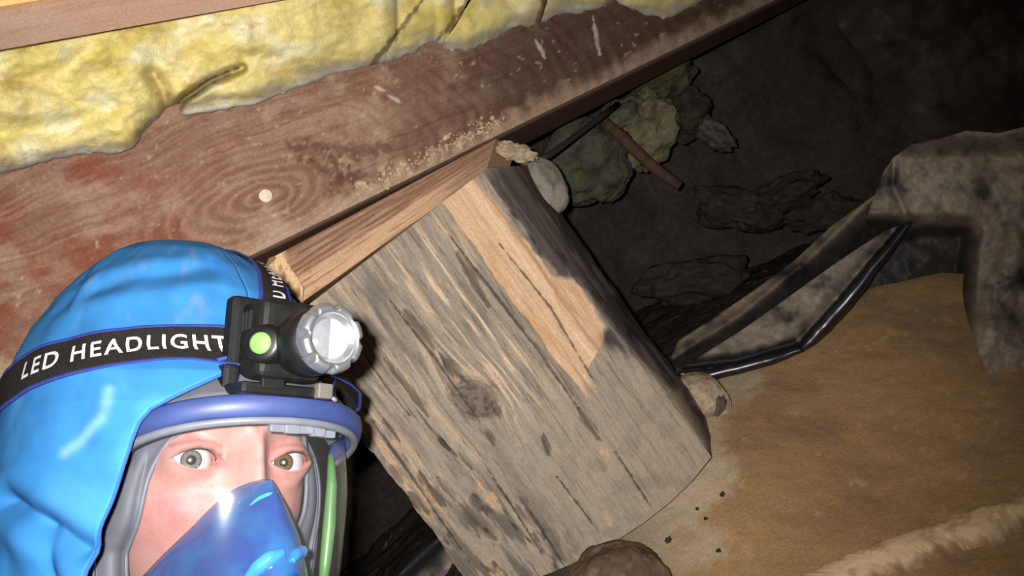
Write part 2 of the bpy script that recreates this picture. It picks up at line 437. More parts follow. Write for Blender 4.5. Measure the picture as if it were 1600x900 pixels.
def beam_col(px, py, V):
    r, qx, qy = knot_fields(px, py)
    c = np.broadcast_to(lin((126, 94, 78)), V.shape).copy()
    c = mixc(c, (148, 120, 102), 0.8 * sstep(-0.1, 0.5, fbm(px / 90, py / 60, octaves=4, seed=52)))
    c = mixc(c, (120, 70, 52), 0.9 * sstep(0.0, 0.45, fbm(px / 70, py / 45, octaves=4, seed=53)) * sstep(560, 150, px))
    ring = np.sin(r / 2.1 + 2.0 * fbm(px / 40, py / 40, seed=54))
    near = (1 - sstep(40, 105, r))
    c = mixc(c, (104, 74, 60), 0.4 * near * sstep(0.1, 0.9, ring)); c = mixc(c, (160, 128, 106), 0.35 * near * sstep(0.1, 0.9, -ring))
    grain = fbm((qy + 0.25 * warp_y(px, py)) / 5.0, qx / 120.0, octaves=4, seed=55)
    c = mixc(c, (98, 66, 54), 0.45 * sstep(0.05, 0.55, grain) * (1 - near)); c = mixc(c, (158, 132, 114), 0.3 * sstep(0.1, 0.6, -grain) * (1 - near))
    c = mixc(c, (160, 136, 116), 0.55 * sstep(0.0, 0.5, fbm(px / 35, py / 35, octaves=4, seed=56)) * sstep(120, 420, px))
    for pts in ([(445, 225), (490, 236), (540, 262)], [(470, 250), (520, 268), (560, 282)], [(500, 228), (560, 240), (610, 232)], [(505, 300), (540, 280), (570, 272)]):
        c = mixc(c, (84, 56, 46), 0.6 * stroke(px, py, pts, 15, 14))
    c = mixc(c, (66, 48, 42), 0.8 * sstep(520, 880, px + 40 * fbm(px / 50, py / 50, seed=57)))  # flash falloff towards the far end painted into the timber colour
    c = mixc(c, (176, 158, 136), 0.5 * sstep(0.55, 0.8, fbm(px / 9, py / 9, octaves=2, seed=58)))
    fl = sstep(.1, .45, fbm(px / 8, py / 8, octaves=3, seed=158)) * (1 - sstep(10, 26, seg_dist(px, py, [(570, 300), (640, 262), (700, 232), (770, 196)])[0] + 14 * fbm(px / 20, py / 20, seed=159)))
    c = mixc(c, (200, 176, 144), 0.8 * fl)
    # dust smeared along the lower edge
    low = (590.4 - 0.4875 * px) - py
    c = mixc(c, (165, 140, 118), 0.7 * sstep(34, 4, low + 22 * fbm(px / 25, py / 25, seed=59)))
    for pts in ([(836, 62), (846, 78), (852, 92)], [(606, 148), (625, 160)], [(586, 135), (600, 142)], [(926, 25), (932, 60), (937, 85)]):
        c = mixc(c, (190, 175, 160), 0.7 * stroke(px, py, pts, 4, 2))
    # underside painted darker than the face, standing for its shade
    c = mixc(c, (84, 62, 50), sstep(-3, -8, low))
    return c

def warp_y(px, py): return 40 * fbm(px / 110, py / 110, octaves=3, seed=60)

def beam_disp(px, py):
    r, qx, qy = knot_fields(px, py)
    return 0.0012 * fbm(px / 14, py / 14, octaves=3, seed=61) + 0.0006 * np.sin(r / 2.1)

bx0, bx1 = -420, 1450
def bl(x): return 590.4 - 0.4875 * x
top = lambda x: 270 - 0.25 * x - 75
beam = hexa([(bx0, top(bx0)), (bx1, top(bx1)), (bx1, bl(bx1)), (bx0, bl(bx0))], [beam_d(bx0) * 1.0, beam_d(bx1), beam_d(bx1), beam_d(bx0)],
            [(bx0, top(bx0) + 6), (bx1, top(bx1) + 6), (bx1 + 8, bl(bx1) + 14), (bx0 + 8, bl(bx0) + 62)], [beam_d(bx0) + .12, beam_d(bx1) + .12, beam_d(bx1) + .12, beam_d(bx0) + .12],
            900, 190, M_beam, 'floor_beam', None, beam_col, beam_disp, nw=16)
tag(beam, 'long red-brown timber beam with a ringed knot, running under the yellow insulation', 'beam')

# dust crumbs clinging to the beam's lower edge
def crumbs(name, spots, rmin, rmax, mat, parent, n, seed, spread, depth):
    rng = np.random.default_rng(seed); V, Fc = [], []
    base = np.array([(1, 0, 0), (-1, 0, 0), (0, 1, 0), (0, -1, 0), (0, 0, 1), (0, 0, -1)], float)
    bf = [(0, 2, 4), (2, 1, 4), (1, 3, 4), (3, 0, 4), (2, 0, 5), (1, 2, 5), (3, 1, 5), (0, 3, 5)]
    for k in range(n):
        t = rng.random(); i = min(int(t * (len(spots) - 1)), len(spots) - 2); f = t * (len(spots) - 1) - i
        x = spots[i][0] * (1 - f) + spots[i + 1][0] * f + rng.normal(0, spread); y = spots[i][1] * (1 - f) + spots[i + 1][1] * f - abs(rng.normal(0, spread)) * 0.7
        r = rmin + (rmax - rmin) * rng.random() ** 3
        p = WE(x, y, depth(x, y)); q = base * r * (0.6 + 0.8 * rng.random((6, 1))) * np.array([1, 0.6, 1])
        o = len(V) * 6; V.append(p + q); Fc += [tuple(a + o for a in g) for g in bf]
    return new_mesh(name, np.concatenate(V), Fc, mat, parent, smooth=False)
M_crumb = plain_mat('pale_crumbs', (186, 166, 138), 0.95, spec=0.1, rgb2=(160, 138, 112), scale=120)
c1 = crumbs('dust_crumbs', [(565, 303), (610, 280), (660, 255), (700, 238), (745, 215), (780, 195)], 0.0004, 0.0026, M_crumb, beam, 480, 4, 11, lambda x, y: beam_d(x) - 0.002)
tag(c1, 'pale dust crumbs on the lower edge of the beam', kind='stuff')
vd, fd = tube([WE(415, 306, beam_d(415) - .0035), WE(415, 306, beam_d(415) + .002)], [0.0066, 0.0068], 28)  # flat pale disc added on the beam face
tag(new_mesh('pale_disc', vd, fd, plain_mat('pale_dab', (205, 185, 165), 0.6, noise=0.25, scale=160), beam, smooth=False), 'pale round disc')

# the shim board between beam and post
def shim_col(px, py, V):
    a = px * 0.84 - py * 0.54; q = px * 0.54 + py * 0.84
    top_ = 398 + (px - 439) * (217 - 398) / (775 - 439); bot_ = 471 + (px - 471) * (266 - 471) / (757 - 471)
    t = np.clip((py - top_) / np.maximum(bot_ - top_, 8), -0.2, 1.2)
    c = np.broadcast_to(lin((140, 106, 84)), V.shape).copy()
    c = mixc(c, (184, 150, 120), sstep(0.42, 0.62, t + 0.1 * fbm(px / 30, py / 30, seed=71)))
    g = np.sin(t * 46 + 2.2 * fbm(a / 90, q / 20, seed=72) + 0.012 * a)
    c = mixc(c, (100, 70, 56), 0.65 * sstep(0.15, 0.8, g) * sstep(0.62, 0.4, t))
    gr = fbm(t * 22, a / 55.0, octaves=3, seed=73)
    c = mixc(c, (122, 84, 60), 0.7 * sstep(0.15, 0.5, gr)); c = mixc(c, (186, 158, 132), 0.4 * sstep(0.2, 0.55, -gr))
    c = mixc(c, (124, 96, 76), 0.75 * sstep(640, 760, px + 30 * fbm(px / 30, py / 30, seed=74)))
    c = mixc(c, (215, 180, 138), 0.9 * sstep(452, 436, px - 0.12 * (py - 398)))
    return c
shim = hexa([(430, 400), (775, 217), (759, 268), (471, 473)], [.985, 1.105, 1.11, 1.0], [(400, 410), (806, 232), (790, 280), (452, 492)], [1.05, 1.17, 1.17, 1.06],
            300, 60, M_wood, 'shim_board', None, shim_col, lambda px, py: 0.0012 * fbm((px * .54 + py * .84) / 3.0, (px * .84 - py * .54) / 60, octaves=3, seed=75), nw=12)
tag(shim, 'short striped tan shim board wedged between the beam and the post', 'board')
v_, f_ = [], []
chip = hexa([(411, 424), (440, 396), (474, 448), (472, 473)], [.972, .982, .992, .995], [(415, 428), (445, 402), (478, 452), (474, 476)], [.99, 1.0, 1.01, 1.01], 30, 30, M_wood, 'end_chip', shim,
            lambda px, py, V: mixc(np.broadcast_to(lin((205, 172, 132)), V.shape).copy(), (160, 120, 85), sstep(0, 0.5, fbm(px / 6, py / 12, seed=76))), lambda px, py: 0.0015 * fbm(px / 8, py / 8, seed=77))
tag(chip, 'pale splintered end of the shim')

# ------------------------------------------------------------------ the old post
def build_post():
    nv = 400
    nuf, nus, nub = 330, 70, 40
    topu = np.array([(440, 508), (762, 262)], float)
    bu = np.array([0, .28, .42, .55, .68, .8, .9, 1.0]); bxs = np.array([752, 862, 915, 962, 1005, 1046, 1082, 1112]); bys = np.array([935, 895, 872, 846, 818, 786, 752, 714])
    v = np.linspace(0, 1, nv)[:, None]; u = np.linspace(0, 1, nuf)[None, :]
    tx, ty = topu[0, 0] + u * (topu[1, 0] - topu[0, 0]), topu[0, 1] + u * (topu[1, 1] - topu[0, 1])
    bx, by = np.interp(u, bu, bxs), np.interp(u, bu, bys)
    px = tx + (bx - tx) * v; py = ty + (by - ty) * v
    # left edge is chewed: offset across the grain
    le = np.interp(v, [0, .2, .40, .44, .47, .6, .75, .9, 1], [0, 0, -5, -8, -2, 0, 2, -2, 0]) + 3.5 * fbm(v * 22, v * 0, octaves=3, seed=80)
    wgt = np.clip(1 - u / 0.12, 0, 1) ** 2
    px = px + le * wgt * 0.8; py = py - le * wgt * 0.55
    re = 4.0 * fbm(v * 14, v * 0 + 3, octaves=3, seed=81)
    d = 0.99 + 0.075 * u + 0 * v - 0.012 * np.sin(np.pi * np.clip(u, 0, 1))
    # right side face, turning away from the lens
    sv = np.array([0, .12, .25, .40, .52, .66, .77, .88, .95, 1]); sxs = np.array([832, 866, 908, 955, 992, 1043, 1080, 1108, 1116, 1113]); sys = np.array([258, 318, 378, 444, 500, 562, 610, 652, 680, 714])
    w = np.linspace(0, 1, nus + 1)[None, 1:]
    fx, fy = px[:, -1:], py[:, -1:]
    sx, sy = np.interp(v, sv, sxs) + re * 0.6, np.interp(v, sv, sys) - re * 0.4
    spx = fx + (sx - fx) * w; spy = fy + (sy - fy) * w
    sd = d[:, -1:] + 0.02 * w + 0.13 * w ** 2.2
    PX = np.concatenate([px, spx], 1); PY = np.concatenate([py, spy], 1); D = np.concatenate([d, sd], 1)
    # ease the arris
    k = np.ones(15) / 15
    def sm(A):
        B = np.concatenate([np.repeat(A[:, :1], 7, 1), A, np.repeat(A[:, -1:], 7, 1)], 1)
        C = np.stack([B[:, i:i + A.shape[1]] for i in range(15)], 0).mean(0)
        m = np.zeros(A.shape[1]); i0 = nuf - 1
        m = np.clip(1 - np.abs(np.arange(A.shape[1]) - i0) / 30.0, 0, 1)[None, :]
        return A * (1 - m) + C * m
    D = sm(D)
    # stain pattern, in the grain frame of the wood: a runs down the post, c across it
    a = PX * .588 + PY * .809; c_ = PX * .809 - PY * .588
    wob = 5 * fbm(a / 130, c_ / 60, octaves=3, seed=82)
    kd = np.hypot((PX - 742 - (PY - 625) * 0.25) / 44, (PY - 622) / 36)
    bend = 26 * np.exp(-kd ** 2 * 0.35) * np.sign(c_ - (742 * .809 - 625 * .588))
    cg = c_ + wob - bend * 0.6
    col = np.broadcast_to(lin((144, 131, 117)), PX.shape + (3,)).copy()
    st = fbm(cg / 5.5, a / 85, octaves=4, seed=83); st2 = fbm(cg / 12, a / 60, octaves=4, seed=84); bl_ = fbm(PX / 60, PY / 60, octaves=4, seed=85)
    fine = fbm(cg / 2.2, a / 30, octaves=3, seed=86)
    upper = sstep(1130, 900, a); left = sstep(330, 120, c_)
    col = mixc(col, (116, 107, 97), 0.6 * sstep(-0.1, 0.55, st2)); col = mixc(col, (178, 155, 131), 0.65 * sstep(-0.05, 0.5, st + 0.35 * bl_) * np.clip(upper + 0.5 * left, 0, 1))
    col = mixc(col, (216, 190, 158), 0.7 * sstep(0.1, 0.5, st) * np.exp(-((c_ - 300 - 0.0 * a) / 50) ** 2) * sstep(650, 720, a) * sstep(1050, 900, a))
    col = mixc(col, (102, 96, 88), 0.6 * sstep(0.05, 0.6, -st) * upper); col = mixc(col, (80, 70, 60), 0.55 * sstep(0.25, 0.6, fine))
    col = mixc(col, (96, 90, 84), 0.7 * np.exp(-((a - 720) / 60) ** 2) * sstep(300, 160, c_) * sstep(-0.3, 0.3, st2))
    # left flank: warm, streaked
    col = mixc(col, (186, 148, 112), 0.65 * sstep(150, 60, c_) * sstep(820, 900, a) * sstep(-0.05, 0.35, st)); 
    # lower half: even grey-tan dust
    low = sstep(1010, 1130, a + 40 * bl_) * sstep(190, 290, c_)
    col = mixc(col, (152, 137, 119), 0.85 * low); col = mixc(col, (130, 119, 107), 0.6 * low * sstep(0, 0.4, fbm(PX / 26, PY / 26, octaves=4, seed=87)))
    rough_low = sstep(1020, 1120, a) * sstep(250, 170, c_)
    col = mixc(col, (88, 80, 74), 0.75 * rough_low * sstep(-0.05, 0.35, st2)); col = mixc(col, (52, 47, 42), 0.8 * rough_low * sstep(0.25, 0.55, fbm(cg / 8, a / 26, octaves=3, seed=88)))
    col = mixc(col, (150, 130, 112), 0.5 * rough_low * sstep(0.15, 0.5, -st2))
    # bright bare stripe where the weathered skin has come away
    s_lo = 372 + 5 * fbm(a / 40, 0 * a, seed=89); s_hi = np.interp(a, [640, 760, 860, 880, 960, 985, 1010], [436, 440, 446, 468, 466, 448, 400]) + 6 * fbm(a / 18, 0 * a + 4, octaves=3, seed=90)
    stripe = sstep(s_lo - 2, s_lo + 3, c_) * sstep(s_hi + 3, s_hi - 3, c_) * sstep(628, 665, a + 8 * fbm(c_ / 8, a / 20, seed=91)) * sstep(1040, 1005, a + 24 * fbm(c_ / 6, a * 0, seed=92) + np.clip(400 - c_, 0, 40) * -0.3)
    sc = np.broadcast_to(lin((192, 160, 130)), col.shape).copy(); sc = mixc(sc, (184, 148, 114), sstep(0, 0.5, fbm(cg / 14, a / 70, seed=93))); sc = mixc(sc, (212, 182, 148), 0.7 * np.exp(-((c_ - 422) / 7) ** 2) + 0.4 * sstep(0.2, 0.6, fine))
    sc = mixc(sc, (150, 105, 70), 0.7 * np.exp(-((c_ - 436 - 4 * fbm(a / 60, 0 * a, seed=94)) / 3) ** 2))
    col = col * (1 - stripe[..., None]) + sc * stripe[..., None]
    # charred right-hand band
    ch = sstep(442, 456, c_ + 7 * fbm(a / 24, c_ / 10, octaves=3, seed=95) - np.interp(a, [640, 860, 880, 965, 985, 1050, 1120, 1300], [0, 0, 24, 24, 0, 26, 48, 40])) * (1 - stripe)
    ch = ch * (1 - 0.75 * sstep(1010, 1100, a) * sstep(500, 470, c_))
    cc = np.broadcast_to(lin((74, 66, 64)), col.shape).copy(); cc = mixc(cc, (52, 46, 44), sstep(0.05, 0.4, fbm(cg / 9, a / 40, octaves=4, seed=96)))
    cc = mixc(cc, (128, 118, 108), 0.85 * sstep(0.1, 0.5, fbm(cg / 7, a / 70, octaves=4, seed=97))); cc = mixc(cc, (122, 112, 102), 0.7 * np.exp(-((c_ - 487) / 8) ** 2) * sstep(950, 700, a))
    cc = mixc(cc, (150, 134, 116), 0.8 * sstep(1040, 1140, a) * sstep(0.0, 0.4, fbm(cg / 6, a / 30, octaves=4, seed=98)))
    cc = mixc(cc, (56, 48, 42), 0.7 * sstep(1040, 1140, a) * sstep(0.05, 0.35, fbm(cg / 7, a / 24, octaves=4, seed=198)))
    col = col * (1 - ch[..., None]) + cc * ch[..., None]
    col = mixc(col, (62, 52, 46), 0.8 * np.exp(-(((c_ - 455) / 10) ** 2 + ((a - 990) / 16) ** 2)))
    # grey cap of the side under the beam
    col = mixc(col, (128, 118, 106), 0.8 * sstep(690, 640, a) * sstep(425, 450, c_))
    # knot
    kn = 1 - sstep(0.45, 0.95, kd + 0.12 * fbm(PX / 9, PY / 9, seed=99))
    col = mixc(col, (112, 100, 90), kn); col = mixc(col, (70, 62, 56), 0.7 * kn * sstep(0.0, 0.4, fbm(PX / 8, PY / 6, octaves=3, seed=100)))
    ringm = np.exp(-((kd - 0.85) / 0.12) ** 2); col = mixc(col, (76, 68, 60), 0.45 * ringm * sstep(-0.3, 0.3, fbm(PX / 12, PY / 12, seed=101)))
    cracks = [([(632, 485), (655, 512), (678, 545)], 7), ([(716, 395), (740, 435), (762, 479)], 7), ([(690, 553), (706, 578), (722, 590)], 9), ([(611, 726), (620, 740), (632, 756)], 6), ([(655, 738), (668, 758)], 6),
              ([(671, 763), (682, 776), (695, 788)], 9), ([(684, 746), (700, 766), (720, 790)], 4), ([(722, 790), (742, 812), (772, 842)], 12), ([(736, 776), (750, 796)], 8), ([(684, 686), (701, 703)], 4), ([(762, 671), (770, 692)], 6),
              ([(905, 640), (920, 662), (936, 686)], 6), ([(850, 680), (857, 710)], 5), ([(772, 636), (782, 652)], 6), ([(600, 655), (625, 690)], 4), ([(650, 640), (690, 690), (740, 735)], 3), ([(640, 770), (650, 785), (668, 800)], 7), ([(600, 560), (640, 610), (668, 650)], 5)]
    thin = [([(700, 365), (770, 455), (850, 560), (905, 640)], 3.2), ([(962, 706), (990, 750), (1022, 800)], 2.4), ([(825, 795), (852, 838), (884, 888)], 2.6), ([(870, 745), (905, 790), (935, 830)], 2.2), ([(560, 540), (600, 600), (640, 650)], 2.5), ([(760, 730), (800, 790), (850, 870)], 2.2),
            ([(610, 470), (680, 560), (750, 660)], 2), ([(780, 380), (860, 480), (925, 590)], 2.4), ([(570, 640), (640, 740), (735, 880)], 2.5)]
    rel = np.zeros(PX.shape); jg = fbm(cg / 2.6, a / 26, octaves=3, seed=188)
    for pts, wd in cracks:
        dd, tt = seg_dist(PX, PY, pts); m = 1 - sstep(0.1, 1.25, (dd + 5.0 * jg) / (wd * 1.3 * (0.35 + 0.65 * np.sin(np.pi * np.clip(tt, 0.02, 0.98))))); col = mixc(col, (60, 52, 46), 0.68 * m); rel -= 0.0035 * m
    for pts, wd in thin:
        m = stroke(PX, PY, pts, wd, 1.5, seed=int(pts[0][0])); col = mixc(col, (62, 54, 48), 0.8 * m); rel -= 0.002 * m
    for pts, wd in ([[(749, 757), (766, 778), (786, 802)], 8], [[(940, 698), (950, 712)], 7], [[(945, 800), (956, 822)], 8], [[(612, 690), (626, 706)], 6], [[(668, 770), (690, 800)], 4]):
        col = mixc(col, (186, 150, 118), 0.6 * stroke(PX, PY, pts, wd * 1.1, 5, seed=int(pts[0][0])))
    # relief
    rel += 0.0030 * st2 * (0.5 + 0.5 * (1 - stripe)) + 0.0016 * st + 0.0007 * fine - 0.0030 * stripe
    rel += kn * (0.006 + 0.003 * fbm(PX / 7, PY / 6, octaves=3, seed=103)) - 0.004 * ringm
    rel += 0.0025 * np.sign(np.sin(cg / 19.0 + 1.3 * fbm(a / 200, cg / 40, seed=104))) * rough_low * 0.5
    fadeb = np.clip((1 - v) * 40, 0, 1) * np.clip(v * 40, 0, 1)
    V = W(PX, PY, (D - rel * fadeb) * ES)
    # back of the post
    nS, nL = V[:, -1], V[:, 0]
    w2 = np.linspace(0, 1, nub + 1)[1:]
    bs = nS[:, None] + (np.array([-.02, .16, 0]))[None, None] * w2[None, :, None]
    bL = nL + np.array([.03, .20, 0])
    bs2 = bs[:, -1][:, None] + (bL - bs[:, -1])[:, None] * w2[None, :, None]
    bs3 = bL[:, None] + (nL - bL)[:, None] * w2[None, :-1, None]
    V = np.concatenate([V, bs, bs2, bs3], 1)
    nU = V.shape[1]
    cb = np.broadcast_to(lin((90, 80, 72)), (nv, nU - col.shape[1], 3)); colr = np.concatenate([col, cb], 1)
    Fc = grid_faces(nU, nv, wrap_u=True)[:, ::-1]
    Vf = V.reshape(-1, 3); cf = colr.reshape(-1, 3)
    # caps
    ct, cbm = V[0].mean(0), V[-1].mean(0)
    n0 = len(Vf); Vf = np.vstack([Vf, ct, cbm]); cf = np.vstack([cf, lin((120, 108, 95)), lin((120, 108, 95))])
    i = np.arange(nU); i2 = (i + 1) % nU
    capt = np.stack([i2, i, np.full(nU, n0), np.full(nU, n0)], -1); 
    faces = [tuple(q) for q in Fc] + [(int(b), int(a_), n0) for a_, b in zip(i2, i)] + [(int((nv - 1) * nU + a_), int((nv - 1) * nU + b), n0 + 1) for a_, b in zip(i2, i)]
    return new_mesh('support_post', Vf, faces, M_wood, None, cf)
post = build_post()
tag(post, 'weathered grey and tan timber post with a knot, standing under the beam', 'post')

def lump(name, c, r, mat, parent=None, seed=0, rough=0.18, col=((120, 110, 100), (90, 82, 74)), flat=1.0, n=40, freq=2.2, rot=0.0):
    """irregular rounded stone or clump; c world centre, r radii along picture-right, away, picture-up"""
    th, ph = np.meshgrid(np.linspace(0, np.pi, n), np.linspace(0, 2 * np.pi, 2 * n, endpoint=False), indexing='ij')
    s = np.stack([np.sin(th) * np.cos(ph), np.sin(th) * np.sin(ph), np.cos(th)], -1)
    k = 1 + rough * fbm(s[..., 0] * freq + 7, s[..., 1] * freq + seed, s[..., 2] * freq, octaves=4, seed=seed)
    q = s * k[..., None]
    cr, sr = math.cos(rot), math.sin(rot)
    a, b, cc = q[..., 0] * r[0], q[..., 1] * r[1], q[..., 2] * r[2]
    x, z = cr * a - sr * cc, sr * a + cr * cc
    cam_v = np.stack([x, z, -b], -1)
    V = cam_to_world(cam_v) - np.array([0, 0, H]) + np.asarray(c)
    C = np.broadcast_to(lin(col[0]), V.shape).copy(); C = mixc(C, col[1], sstep(-0.1, 0.4, fbm(s[..., 0] * 3, s[..., 1] * 3, s[..., 2] * 3, octaves=4, seed=seed + 5)))
    if len(col) > 2: C = mixc(C, col[2], sstep(0.1, 0.5, fbm(s[..., 0] * 5, s[..., 1] * 5, s[..., 2] * 5, octaves=3, seed=seed + 9)))
    return new_mesh(name, V, grid_faces(2 * n, n, wrap_u=True)[:, ::-1], mat, parent, C)

lb = lump('bark_lobe', WE(848, 292, 1.20), (.030, .03, .043), M_wood, post, 3, 0.14, ((128, 120, 110), (100, 94, 87)), rot=0.55)
tag(lb, 'pale rounded lobe at the back of the post')
lc = lump('splinter_crumb', WE(806, 238, 1.12), (.026, .012, .010), M_wood, post, 6, 0.5, ((158, 140, 116), (130, 114, 94)), rot=-0.2, freq=4)
tag(lc, 'pale ragged crumbs on the top corner of the post')

# stones at the foot
s1 = lump('rounded_stone', WE(1098, 622, 1.22), (.040, .04, .030), M_rock, None, 11, 0.12, ((172, 150, 124), (150, 130, 108), (120, 108, 94)), rot=-0.6)
tag(s1, 'sandy rounded stone against the right side of the post foot', 'stone')
s2 = lump('dark_stone', WE(1121, 633, 1.19), (.010, .012, .015), M_soil, None, 12, 0.25, ((96, 86, 76), (76, 68, 60)), rot=-0.25)
tag(s2, 'small dark oval stone beside the post foot, on pale sand', 'stone')
s3 = lump('brown_stone', WE(968, 922, 0.945), (.056, .045, .046), M_soil, None, 13, 0.16, ((90, 71, 58), (76, 59, 48), (108, 90, 74)), rot=0.25, n=60)
tag(s3, 'brown rounded stone half buried in sand below the post', 'stone')

# ------------------------------------------------------------------ joist and insulation
def joist_col(px, py, V):
    c = np.broadcast_to(lin((226, 184, 158)), V.shape).copy()
    g = fbm((py + 0.17 * px) / 4.0, px / 160, octaves=4, seed=110)
    c = mixc(c, (204, 158, 132), 0.6 * sstep(0, 0.5, g)); c = mixc(c, (232, 198, 176), 0.5 * sstep(0, 0.5, fbm(px / 60, py / 30, seed=111)))
    c = mixc(c, (232, 165, 95), sstep(24, 6, py + 0.17 * px))
    return c
def jd(x): return 0.665 * 2200 / (2200 - x)
def je(x): return 78 - 0.178 * x
joist = hexa([(-360, 72), (860, -137), (860, je(860)), (-360, je(-360))], [jd(-360) - .07, jd(860) - .07, jd(860), jd(-360)], [(-360, -110), (860, -300), (860, -215), (-360, -8)], [jd(-360) - .05, jd(860) - .05, jd(860) + .02, jd(-360) + .02], 160, 20, M_wood, 'floor_joist', None, joist_col, None)
tag(joist, 'smooth pinkish tan joist across the top corner above the insulation', 'joist')

edge_pts = [(-420, 380), (-90, 300), (0, 272), (30, 264), (60, 256), (100, 246), (140, 239), (190, 240), (208, 232), (222, 214), (240, 190), (262, 180), (300, 180), (345, 173), (400, 164), (440, 146), (480, 132), (520, 116), (545, 112), (590, 100), (625, 92), (652, 78), (680, 64), (695, 76), (730, 80), (760, 68), (800, 44), (840, 40), (880, 20), (920, 18), (960, 6), (1010, 22), (1040, 30), (1075, 14), (1110, -6)]
ex_ = np.array([p[0] for p in edge_pts], float); ey_ = np.array([p[1] for p in edge_pts], float)
def low_edge(x0, x1, n=90):
    xs = np.linspace(x0, x1, n); return [(x, float(np.interp(x, ex_, ey_) + 3.0 * vnoise(x / 7.0, 0.0, seed=3))) for x in xs]
def wool_depth(fold_list, x0, x1):
    def f(px, py):
        b = np.interp(px, ex_, ey_); t = np.clip((b - py) / 130.0, 0, 2.0)
        d = beam_d(px) - 0.012 - 0.055 * np.sqrt(np.clip(t, 0, 1)) - 0.0 * t
        d = d + 0.020 * fbm(px / 95, py / 60, octaves=4, gain=.38, seed=120) + 0.0045 * fbm(px / 24, py / 18, octaves=3, seed=121)
        es = np.clip(np.minimum(px - x0, x1 - px) / 26.0, 0, 1)
        d = d + 0.03 * (1 - np.sqrt(1 - (1 - es) ** 2))
        for pts, w, a in fold_list:
            dd, tt = seg_dist(px, py, pts); d = d + a * np.exp(-(dd / w) ** 2)
        return d
    return f
def wool_col(px, py):
    b = np.interp(px, ex_, ey_); t = (b - py)
    c = np.broadcast_to(lin((206, 192, 126)), px.shape + (3,)).copy()
    c = mixc(c, (214, 208, 172), 0.85 * sstep(0.0, 0.5, fbm(px / 55, py / 40, octaves=4, seed=122)))
    c = mixc(c, (188, 170, 92), 0.8 * sstep(0.05, 0.5, fbm(px / 60, (py + .3 * px) / 28, octaves=4, seed=123)))
    c = mixc(c, (190, 160, 106), 0.6 * sstep(0.2, 0.6, fbm(px / 40, (py + .3 * px) / 16, octaves=4, seed=124)))
    c = mixc(c, (150, 138, 118), 0.85 * sstep(34, 4, t + 24 * fbm(px / 36, py / 26, octaves=4, seed=125)))
    c = mixc(c, (186, 184, 178), 0.7 * sstep(12, 2, t + 10 * fbm(px / 14, py / 14, seed=126)))
    for pts in ([(262, 178), (290, 153), (330, 126), (378, 106)], [(578, 105), (610, 66), (665, -5)], [(684, 62), (706, 38), (735, -8)], [(838, 40), (856, -10)]):
        c = mixc(c, (96, 82, 64), 0.8 * stroke(px, py, pts, 7, 4))
    c = mixc(c, (150, 124, 78), 0.5 * stroke(px, py, [(240, 120), (254, 140), (262, 176)], 12, 6))
    c = mixc(c, (178, 150, 88), 0.5 * stroke(px, py, [(262, 178), (330, 90), (400, 80), (440, 85)], 14, 10))
    return c
f1 = [([(262, 180), (290, 153), (330, 126), (378, 106)], 7, 0.035), ([(225, 210), (250, 190), (272, 176)], 8, 0.03), ([(240, 118), (254, 140), (262, 176)], 12, 0.02), ([(0, 120), (80, 125), (150, 85)], 22, 0.015), ([(0, 205), (90, 200), (180, 165)], 20, 0.012), ([(280, 170), (340, 158), (410, 152)], 8, 0.008)]
def up(x): return max(-120.0, je(x) - 26) if x < 560 else -120.0
batts = [(-400, 600, [(600, 101), (618, 66), (660, 0), (672, -120)], None, f1, 'long pale yellow insulation batt with a dark split, under the tan joist'),
         (594, 690, [(688, 68), (712, 36), (735, -5), (745, -120)], [(672, -120), (656, 0), (612, 68)], [], 'yellow insulation batt between the first two dark gaps'),
         (688, 842, [(842, 40), (852, 5), (858, -120)], [(748, -120), (738, -4), (714, 38)], [], 'dusty yellow insulation batt right of the second dark gap'),
         (844, 1110, [(1112, -60)], [(860, -120), (856, 0)], [([(960, 6), (975, -30)], 10, 0.03)], 'dim end piece of yellow insulation over the far end of the beam')]
for k, (x0, x1, right, leftp, folds, lab) in enumerate(batts):
    poly = low_edge(x0, x1) + right[1:] + ([(x1, -120)] if k == 3 else [])
    poly += (leftp if leftp else [(560, -120), (440, up(440)), (200, up(200)), (-90, up(-90)), (-400, up(-400))])
    o = sheet('insulation_batt', poly, wool_depth(folds, x0 if k == 0 else x0 - 6, x1 + (20 if k < 3 else 0)), 2.6 if k == 0 else 3.0, M_wool, None, wool_col, thick=0.05)
    tag(o, lab, 'insulation', 'yellow insulation batts above the beam')

# ------------------------------------------------------------------ fallen wool, stick and added dark rod by the far wall
M_wool2 = stain_mat('dirty_wool', rough=1.0, spec=0.0, fine=(120.0,), fine_amt=0.3, bump=0.8, bump_dist=0.006)
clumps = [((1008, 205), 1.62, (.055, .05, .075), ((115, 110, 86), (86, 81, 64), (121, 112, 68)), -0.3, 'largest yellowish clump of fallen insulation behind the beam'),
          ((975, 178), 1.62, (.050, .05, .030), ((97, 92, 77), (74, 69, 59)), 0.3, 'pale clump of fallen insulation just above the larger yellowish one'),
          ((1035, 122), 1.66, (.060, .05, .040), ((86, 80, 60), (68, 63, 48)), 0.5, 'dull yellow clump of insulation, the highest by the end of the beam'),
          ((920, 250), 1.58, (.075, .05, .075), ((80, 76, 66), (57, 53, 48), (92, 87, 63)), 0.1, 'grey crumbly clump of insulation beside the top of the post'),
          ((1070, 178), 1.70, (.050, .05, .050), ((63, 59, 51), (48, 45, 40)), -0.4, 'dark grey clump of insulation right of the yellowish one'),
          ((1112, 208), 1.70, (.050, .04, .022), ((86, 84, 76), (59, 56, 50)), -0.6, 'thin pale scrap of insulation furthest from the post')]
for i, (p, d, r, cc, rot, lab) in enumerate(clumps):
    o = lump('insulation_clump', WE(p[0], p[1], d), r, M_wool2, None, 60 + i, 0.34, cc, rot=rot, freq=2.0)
    tag(o, lab, 'insulation', 'fallen clumps of insulation by the far wall')
